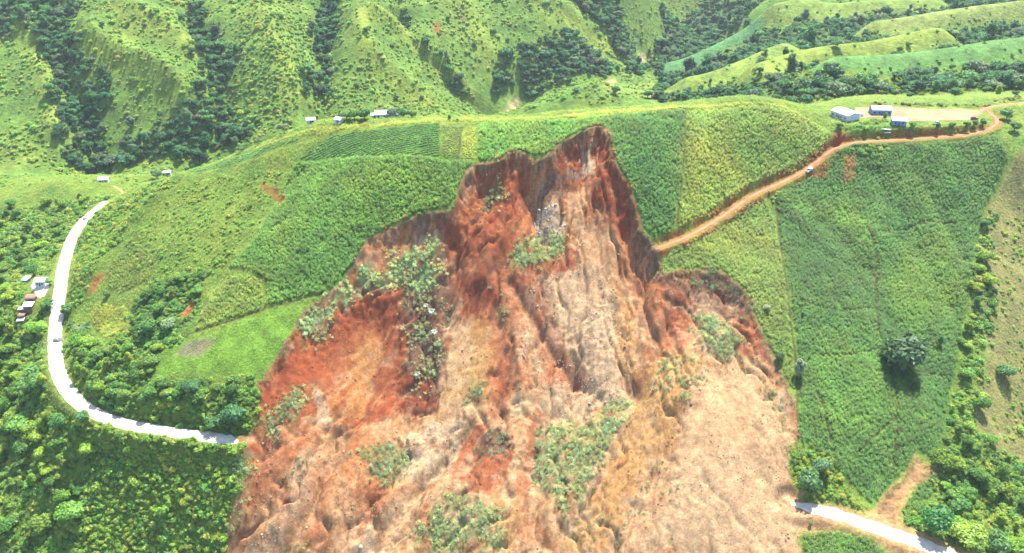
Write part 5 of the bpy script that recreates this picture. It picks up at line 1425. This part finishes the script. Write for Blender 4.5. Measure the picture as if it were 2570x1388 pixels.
grove(40, [(2460, 620), (2500, 700), (2490, 860), (2440, 920), (2460, 1040), (2440, 1080), (2560, 1180), (2600, 1388), (2420, 1370), (2290, 1320), (2360, 1210), (2375, 1080), (2410, 900), (2445, 720)], (2.4, 4.6), BUSH + DARKB, 'in the right-hand gully', 'trees in the right-hand gully', mind=1.2)
grove(36, [(1700, 160), (1900, 110), (2100, 70), (2300, 40), (2570, 0), (2570, 200), (2300, 240), (2100, 250), (1950, 240), (1750, 240)], (2.4, 4.2), WOOD[:4], 'on the rolling far right ridges', 'lone trees on the far right ridges', far=True, mind=4)
grove(26, [(-50, 0), (1560, 0), (1500, 150), (1280, 240), (1000, 270), (800, 280), (500, 380), (-50, 400)], (2.6, 4.4), WOOD[:4], 'on the far mountain grass', 'lone trees on the mountain', far=True, mind=6)
grove(10, [(2040, 258), (2140, 250), (2300, 240), (2480, 230), (2560, 215), (2560, 240), (2480, 250), (2300, 258), (2140, 262)], (2.6, 4.4), WOOD[1:4] + BUSH[:1], 'in the line behind the school', 'trees behind the school', kw=dict(y0=575, y1=700), mind=1.4)

ORD = ['leftmost', 'second', 'third', 'fourth', 'fifth', 'sixth', 'seventh', 'eighth', 'ninth', 'tenth', 'eleventh', 'twelfth']
bag = {}
for e, key, px in GROVE:
    bag.setdefault(key, []).append((px, e))
for (size, tone, form, where), items in bag.items():
    items.sort(key=lambda t_: t_[0])
    for i, (px, e) in enumerate(items):
        base_ = '%s %s %s tree %s' % (size, tone, form, where)
        e['label'] = base_ if len(items) == 1 else base_ + (', leftmost such' if i == 0 else ', rightmost such' if i == len(items) - 1 else ', %s from left' % ORD[min(i, 11)])

# dead pale tree and pale banana-like plants on the slide
def dead_tree(px, py, size, label):
    x, y = cast([(px, py)], **NEAR)[0]; r = np.random.default_rng(77)
    e = bpy.data.objects.new('dead_tree', None); COL.objects.link(e); e.location = (x, y, float(H(x, y)))
    V, F = tube([(0, 0, -0.5), (0.1, 0, size * 0.4), (0, 0.1, size * 0.65)], (0.22, 0.17, 0.12))
    link('trunk', np_mesh('dead_trunk', V, F, M_PALEBARK, True), e)
    for k in range(9):
        a = k * 0.7 + r.uniform(-.3, .3); z = size * r.uniform(0.35, 0.65); l = size * r.uniform(0.4, 0.65)
        p1 = np.array((0.05, 0.05, z)); d = np.array((math.cos(a), math.sin(a), 0.7)); p2 = p1 + d * l * 0.5; p3 = p2 + (d + r.normal(0, .35, 3)) * l * 0.5; p4 = p2 + (d + r.normal(0, .6, 3)) * l * 0.4
        V, F = join([tube([p1, p2, p3], (0.1, 0.07, 0.03), 5), tube([p2, p4], (0.05, 0.02), 5)])
        link('branch', np_mesh('branch', V, F, M_PALEBARK, True), e)
    tag(e, label, 'tree')
dead_tree(205, 838, 7.0, 'bare silvery dead tree above the roadside bushes')
M_PALELEAF = flat_mat('pale_leaf', (0.19, 0.25, 0.18), 0.5, nscale=2.0)
def big_leaf_plant(px, py, size, label, group=None):
    x, y = cast([(px, py)], **NEAR)[0]
    e = bpy.data.objects.new('uprooted_plant', None); COL.objects.link(e); e.location = (x, y, float(H(x, y))); e.rotation_euler = (0.5, 0.1, random.uniform(0, 6))
    V, F = tube([(0, 0, -0.3), (0, 0, 0.5 * size), (0.05, 0, 0.9 * size)], (0.14, 0.11, 0.06))
    link('stem', np_mesh('stem', V, F, M_BARK, True), e)
    for k in range(7):
        a = k * 0.9; L = size * random.uniform(0.7, 1.0); c, s = math.cos(a), math.sin(a); V = []; F = []
        for i in range(6):
            t = i / 5; w = 0.28 * size * math.sin(math.pi * (0.08 + 0.9 * t)) * 0.6; rr = L * t; zz = 0.8 * size + 0.5 * L * math.sin(2.4 * t) - 0.25 * L * t
            V += [(c * rr - s * w, s * rr + c * w, zz - 0.1 * w), (c * rr + s * w, s * rr - c * w, zz - 0.1 * w)]
            if i:
                o = 2 * i; F.append((o - 2, o - 1, o + 1, o))
        link('leaf', np_mesh('leaf', np.array(V), np.array(F), M_PALELEAF), e)
    tag(e, label, 'plant', group)
big_leaf_plant(1085, 787, 2.6, 'uprooted plant with silvery leaves, upper one on the dark debris')
big_leaf_plant(1072, 772, 2.0, 'smaller silvery uprooted plant left of the upper one')
big_leaf_plant(1088, 838, 2.2, 'silvery uprooted plant lower on the dark debris')
big_leaf_plant(1052, 945, 2.4, 'silvery uprooted plant at the foot of the dark debris')

# boulders that stand out on the slide
BOULD = [(1394, 515, 1.0, 'round pale boulder at the top of the scree'), (1413, 538, 1.1, 'dark-shadowed boulder on the right side of the scree'), (1352, 530, 1.2, 'pale boulder on the left edge of the scree'),
         (1375, 572, 0.9, 'pale block low on the scree'), (1340, 560, 0.9, 'pale block at the left foot of the scree'), (1400, 585, 0.8, 'small pale block at the right foot of the scree'),
         (1552, 640, 0.9, 'single dark clod on the tan chute under the right scarp'), (1573, 855, 0.9, 'upper dark boulder in the tan gully'), (1568, 872, 0.8, 'lower dark boulder in the tan gully'),
         (1160, 880, 0.6, 'small dark clod on the ochre chute'), (1348, 770, 0.8, 'pale white block in the central debris'), (660, 1115, 0.7, 'pale stone near the broken road end'),
         (1480, 1015, 1.0, 'grey block at the top of the stone band'), (1520, 1010, 0.8, 'grey block right in the stone band'), (1735, 1015, 0.9, 'brown clod under the thin pale corn'), (905, 1375, 1.4, 'white rock at the bottom left of the slide')]
for i, (px, py, s, lab) in enumerate(BOULD):
    x, y = cast([(px, py)], **NEAR)[0]
    o = link('boulder', rock_mesh('boulder', 300 + i, M_ROCK if 'dark' not in lab and 'brown' not in lab else M_DROCK), None, (x, y, float(H(x, y)) + 0.25 * s), (random.uniform(0, 6), random.uniform(0, 6), random.uniform(0, 6)))
    o.scale = (s, s, s); tag(o, lab, 'boulder', 'boulders on the slide')

def heap(px, py, rx, rz, label, mat):
    x, y = cast([(px, py)], **NEAR)[0]
    V, F = ico(4); V = V.copy(); k = V[:, 2] < 0; V[k, 2] *= 0.3
    V *= np.array([rx, rx * 0.8, rz]); V *= (1 + 0.18 * fbm(V[:, 0] * 1.3 + 5, V[:, 1] * 1.3 + V[:, 2] * 2, 3, 201))[:, None]
    V += 0.12 * np.random.default_rng(3).normal(size=V.shape)
    o = link('gravel_heap', np_mesh('gravel_heap', V, F, mat), None, (x, y, float(H(x, y))))
    tag(o, label, 'heap')
M_HEAP = flat_mat('grey_rubble', (0.17, 0.165, 0.155), 0.95, nscale=1.2, lo=0.6, hi=1.4, bump=0.1)
heap(146, 855, 2.8, 2.0, 'grey heap of stones dumped on the inner side of the white road', M_HEAP)
heap(212, 551, 1.3, 1.2, 'unidentified small dark object, modelled as a heap, on the upper stretch of the white road', M_HEAP)  # what lies here is unknown; a small heap is put in for it
# ------------------------------------------------------------------ buildings
def box(x0, x1, y0, y1, z0, z1):
    V = np.array([(x, y, z) for z in (z0, z1) for y in (y0, y1) for x in (x0, x1)], float)
    F = np.array([(0, 2, 3, 1), (4, 5, 7, 6), (0, 1, 5, 4), (2, 6, 7, 3), (0, 4, 6, 2), (1, 3, 7, 5)])
    return V, F
def house(px, py, L, W, h, rise, yaw, label, roofm=M_ROOF, wallm=M_WALL, name='house', kw=None, shed=False, nwin=2, lift=0.0, cat='house', door=True):
    """L along local x (ridge), W along y; front is -y"""
    x, y = cast([(px, py)], **(kw or NEAR))[0]
    e = bpy.data.objects.new(name, None); COL.objects.link(e)
    c, s = math.cos(yaw), math.sin(yaw)
    zz = [float(H(x + c * a - s * b, y + s * a + c * b)) for a in (-L / 2, L / 2, 0) for b in (-W / 2, W / 2, 0)]
    e.location = (x, y, max(zz) * 0.6 + float(np.mean(zz)) * 0.4 + lift); e.rotation_euler = (0, 0, yaw)
    base = min(zz) - e.location.z - 0.6
    V, F = box(-L / 2, L / 2, -W / 2, W / 2, base, h)
    parts = [(V, F)]
    if not shed:                                   # gables
        for sx in (-1, 1):
            g0, g1 = sx * L / 2, sx * (L / 2 - 0.15)
            V = np.array([(g0, -W / 2, h), (g0, W / 2, h), (g0, 0, h + rise * 0.97), (g1, -W / 2, h), (g1, W / 2, h), (g1, 0, h + rise * 0.97)])
            parts.append((V, np.array([(0, 1, 2, 2), (3, 5, 4, 4), (0, 2, 5, 3), (1, 4, 5, 2), (0, 3, 4, 1)])))
    Vq, Fq = join(parts)
    bm = bmesh.new(); vs = [bm.verts.new(v) for v in Vq]
    for f in Fq:
        f = list(dict.fromkeys(int(i) for i in f))
        try:
            bm.faces.new([vs[i] for i in f])
        except ValueError:
            pass
    me = bpy.data.meshes.new('wall'); bm.to_mesh(me); bm.free(); me.materials.append(wallm)
    link('wall', me, e)
    oh = 0.5; t = 0.10
    def slab(y0, z0, y1, z1):
        V = []
        n = max(6, int((L + 2 * oh) / 0.35)); F = []
        for i in range(n + 1):
            xx = -L / 2 - oh + (L + 2 * oh) * i / n; dz = 0.05 * (i % 2)
            V += [(xx, y0, z0 + dz), (xx, y1, z1 + dz), (xx, y0, z0 + dz - t), (xx, y1, z1 + dz - t)]
            if i:
                o = 4 * i
                F += [(o - 4, o, o + 1, o - 3), (o - 2, o - 1, o + 3, o + 2), (o - 4, o - 2, o + 2, o), (o - 3, o + 1, o + 3, o - 1)]
        F += [(0, 1, 3, 2), (4 * n, 4 * n + 2, 4 * n + 3, 4 * n + 1)]
        return np.array(V), np.array(F)
    sl = rise / (W / 2)
    if shed:
        v, f = slab(-W / 2 - oh, h + 0.12 - oh * 0.1, W / 2 + oh, h + rise + 0.12)
        link('roof', np_mesh('roof', v, f, roofm), e)
        Vg = np.array([(-L / 2, W / 2, h), (L / 2, W / 2, h), (L / 2, W / 2, h + rise), (-L / 2, W / 2, h + rise)])
        link('gable', np_mesh('gable', Vg, np.array([(0, 1, 2, 3)]), wallm), e)
    else:
        rf = link('roof', np_mesh('roof', *join([slab(-W / 2 - oh, h - oh * sl + 0.12, -0.02, h + rise + 0.12), slab(W / 2 + oh, h - oh * sl + 0.12, 0.02, h + rise + 0.12)]), roofm), e)
        v, f = box(-L / 2 - oh, L / 2 + oh, -0.18, 0.18, h + rise + 0.14, h + rise + 0.24)
        link('ridge_cap', np_mesh('ridge_cap', v, f, roofm), rf)
    if door:
        v, f = box(-0.5, 0.5, -W / 2 - 0.04, -W / 2 + 0.06, 0.0, min(2.0, h - 0.3))
        link('door', np_mesh('door', v, f, M_DOOR), e)
    for k in range(nwin):
        xx = (k + 0.5) / nwin * L - L / 2
        if abs(xx) < 1.0:
            xx += 1.2
        v, f = box(xx - 0.5, xx + 0.5, -W / 2 - 0.03, -W / 2 + 0.05, 0.9, min(1.9, h - 0.3))
        link('window', np_mesh('window', v, f, M_DARK), e)
    tag(e, label, cat)
    return e
SK = dict(y0=430, y1=600)
house(2120, 296, 13.0, 10.5, 3.4, 1.1, R(-62), 'large white-roofed school building nearest the knoll', name='school_building', cat='building', kw=SK, nwin=4)
house(2208, 284, 11.5, 7.5, 3.2, 1.3, R(-4), 'gabled white-roofed school building in the middle', name='school_building', wallm=M_WALLB, cat='building', kw=SK, nwin=4)
house(2254, 311, 8.0, 5.5, 2.9, 1.0, R(-12), 'small white-roofed building with blue wall nearest the bank', name='school_building', wallm=M_WALLB, cat='building', kw=SK, nwin=2)
RK = dict(y0=495, y1=530)
house(973, 291, 14.0, 6.0, 2.6, 1.5, R(4), 'long white-roofed building on the ridge', name='ridge_building', cat='building', kw=RK, nwin=4)
house(941, 293, 4.5, 3.6, 2.1, 0.7, R(10), 'tiny white annex left of the long ridge building', kw=RK, nwin=1, name='shed', cat='shed')
house(781, 308, 4.8, 3.6, 2.2, 0.9, R(8), 'leftmost small white-roofed house on the ridge', kw=dict(y0=505, y1=535), nwin=1)
house(852, 308, 4.0, 3.8, 2.2, 0.9, R(-30), 'small white-roofed house nearest the ridge trees', kw=dict(y0=505, y1=530), nwin=1)
FK = dict(y0=600, y1=720)
house(262, 457, 7.0, 5.0, 2.4, 1.4, R(6), 'white-roofed house on the green shoulder at far left', kw=FK, nwin=2)
house(421, 439, 5.0, 3.6, 2.2, 0.8, R(14), 'little white house tucked behind the left ridge', kw=FK, nwin=1)
house(1643, 246, 5.0, 4.0, 2.2, 1.0, R(10), 'tiny rust-roofed hut among trees beyond the crest', roofm=M_RUST, wallm=M_WOOD, kw=FAR, nwin=1, name='hut', cat='hut')
house(106, 716, 5.6, 5.2, 3.0, 1.1, R(3), 'white-roofed house nearest the road on the left', nwin=2)
house(68, 708, 3.0, 4.2, 2.2, 0.5, R(-12), 'narrow bluish shed at the left of the pale yard', nwin=1, shed=True, wallm=M_WALLB, name='shed', cat='shed')
house(80, 756, 5.2, 3.6, 2.2, 0.6, R(4), 'rust-roofed house above the lower white roof', roofm=M_RUST, wallm=M_WOOD, nwin=1, shed=True)
house(74, 776, 4.8, 3.6, 2.2, 0.7, R(4), 'low white-roofed house below the rusty roof', nwin=1, wallm=M_WOOD, shed=True)
house(57, 783, 2.6, 2.4, 1.9, 0.3, R(0), 'tiny cream-roofed shed left of the low house', nwin=0, wallm=M_WOOD, shed=True, name='shed', cat='shed')
house(57, 800, 3.0, 2.6, 2.0, 0.4, R(8), 'small grey-brown shed below the cream one', roofm=M_RUST, nwin=0, wallm=M_WOOD, shed=True, name='shed', cat='shed')
house(54, 811, 3.0, 2.2, 1.8, 0.3, R(10), 'lowest small white shed of the roadside group', nwin=0, wallm=M_WOOD, shed=True, name='shed', cat='shed')

# ------------------------------------------------------------------ vehicles
def cyl(r_, w, n=16):
    V = [(math.cos(6.2832 * k / n) * r_, s * w / 2, math.sin(6.2832 * k / n) * r_) for s in (-1, 1) for k in range(n)] + [(0, -w / 2, 0), (0, w / 2, 0)]
    F = [(k, (k + 1) % n, n + (k + 1) % n, n + k) for k in range(n)] + [((k + 1) % n, k, 2 * n, 2 * n) for k in range(n)] + [(n + k, n + (k + 1) % n, 2 * n + 1, 2 * n + 1) for k in range(n)]
    return np.array(V, float), F
def poly_mesh(name, V, F, mat):
    me = bpy.data.meshes.new(name)
    me.from_pydata([tuple(map(float, v)) for v in V], [], [list(dict.fromkeys(int(i) for i in f)) for f in F]); me.materials.append(mat); me.validate()
    return me
def extr(profile, w, mat, name, taper=None):
    """side profile (x,z) extruded over width w"""
    n = len(profile); V = []
    for s in (-1, 1):
        for i, (x, z) in enumerate(profile):
            k = (taper[i] if taper else 1.0)
            V.append((x, s * w / 2 * k, z))
    F = [tuple(range(n))[::-1], tuple(range(n, 2 * n))] + [(i, (i + 1) % n, n + (i + 1) % n, n + i) for i in range(n)]
    return poly_mesh(name, V, F, mat)
def vehicle(px, py, yaw, label, paint, pickup=False, kw=None, name='parked_car', cat='car'):
    x, y = cast([(px, py)], **(kw or SK))[0]
    e = bpy.data.objects.new(name, None); COL.objects.link(e)
    c, s = math.cos(yaw), math.sin(yaw)
    za, zb = float(H(x + 1.5 * c, y + 1.5 * s)), float(H(x - 1.5 * c, y - 1.5 * s))
    e.location = (x, y, max((za + zb) / 2, float(H(x, y))) + 0.18); e.rotation_euler = (0, -math.atan2(za - zb, 3.0), yaw)
    L = 5.0 if pickup else 4.4
    a = L / 2
    body = [(-a, 0.35), (a, 0.35), (a + 0.05, 0.65), (a - 0.1, 0.92), (a - 1.25, 1.02), (-a + 0.1, 1.02), (-a - 0.03, 0.7)]
    link('body', extr(body, 1.78, paint, 'body'), e)
    if pickup:
        cab = [(a - 1.35, 1.01), (a - 1.95, 1.62), (a - 3.0, 1.65), (a - 3.15, 1.01)]
        link('cargo_bed', extr([(-a + 0.15, 1.03), (a - 3.3, 1.03), (a - 3.3, 1.12), (-a + 0.15, 1.12)], 1.5, M_DARK, 'cargo_bed'), e)
    else:
        cab = [(a - 1.2, 1.01), (a - 1.95, 1.5), (-a + 0.9, 1.52), (-a + 0.2, 1.01)]
    cb = link('cabin', extr(cab, 1.62, M_GLASS, 'cabin', [1.05, 0.84, 0.84, 1.05]), e)
    rfz = cab[1][1]
    link('roof_panel', extr([(cab[1][0] + 0.02, rfz - 0.03), (cab[1][0], rfz + 0.06), (cab[2][0], cab[2][1] + 0.06), (cab[2][0] - 0.02, cab[2][1] - 0.03)], 1.42, paint, 'roof_panel'), cb)
    for sx in (1, -1):
        for sy in (1, -1):
            V, F = cyl(0.33, 0.22)
            w = link('wheel', poly_mesh('tyre', V, F, M_TYRE), e, (sx * (a - 0.85), sy * 0.82, 0.16))
            V, F = cyl(0.19, 0.25)
            link('rim', poly_mesh('rim', V, F, M_RIM), w)
    for sy in (1, -1):
        V, F = box(a - 0.02, a + 0.07, sy * 0.65 - 0.18, sy * 0.65 + 0.18, 0.66, 0.82)
        link('headlight', np_mesh('headlight', V, F, M_LAMP), e)
    tag(e, label, cat)
vehicle(2445, 300, R(-3), 'dark red car parked at the right end of the school yard', M_RED)
vehicle(2350, 312, R(24), 'white pickup parked on the grass below the school yard', M_WHITE, True, name='parked_pickup', cat='pickup')
vehicle(2031, 429, R(38), 'white pickup on the orange dirt track below the knoll', M_WHITE, True, kw=NEAR, name='parked_pickup', cat='pickup')

def tank(px, py, label):
    x, y = cast([(px, py)], **SK)[0]
    e = bpy.data.objects.new('water_tank', None); COL.objects.link(e); e.location = (x, y, float(H(x, y)) + 0.05)
    prof = [(0, 0), (1.0, 0), (1.05, 0.1), (1.0, 0.7), (1.06, 0.75), (1.0, 0.8), (1.0, 1.7), (0.8, 2.0), (0.35, 2.15), (0, 2.15)]
    n = 20; V = [(r_ * math.cos(6.2832 * k / n), r_ * math.sin(6.2832 * k / n), z) for r_, z in prof for k in range(n)]
    F = [(i * n + k, i * n + (k + 1) % n, (i + 1) * n + (k + 1) % n, (i + 1) * n + k) for i in range(len(prof) - 1) for k in range(n)]
    link('body', np_mesh('tank_body', np.array(V), np.array(F), M_WHITE, True), e)
    V, F = cyl(0.32, 0.16); V = V[:, [0, 2, 1]] + np.array((0, 0, 2.2))
    link('lid', poly_mesh('lid', V, F, M_DOOR), e)
    tag(e, label, 'tank')
tank(2163, 291, 'white water tank between the two larger school buildings')
def sheets(px, py, L, yaw, n, label):
    x, y = cast([(px, py)], **SK)[0]
    e = bpy.data.objects.new('roofing_stack', None); COL.objects.link(e); e.location = (x, y, float(H(x, y)) + 0.25); e.rotation_euler = (0, 0, yaw)
    for i in range(n):
        V, F = box(-L / 2 + 0.1 * i, L / 2 + 0.1 * i, -0.5, 0.5, 0.09 * i, 0.09 * i + 0.06)
        link('roofing_sheet', np_mesh('roofing_sheet', V, F, M_ROOF), e)
    tag(e, label, 'roofing sheets')
sheets(2222, 326, 5.5, R(-18), 4, 'long white roofing sheets stacked below the small blue building')
sheets(2226, 334, 3.5, R(-6), 3, 'short white sheets lying nearest the track bank')

# ------------------------------------------------------------------ air
V, F = box(-1350, 1600, -60, 2120, -460, 330)
hm, nt, out = new_mat('thin_haze')
pv = N(nt, 'ShaderNodeVolumePrincipled')
pv.inputs['Color'].default_value = (0.80, 0.90, 1.0, 1); pv.inputs['Density'].default_value = 0.000045; pv.inputs['Anisotropy'].default_value = 0.2
nt.links.new(pv.outputs[0], out.inputs['Volume'])
tag(link('haze', np_mesh('haze', V, F, hm)), 'thin bluish haze over the valley', kind='stuff')
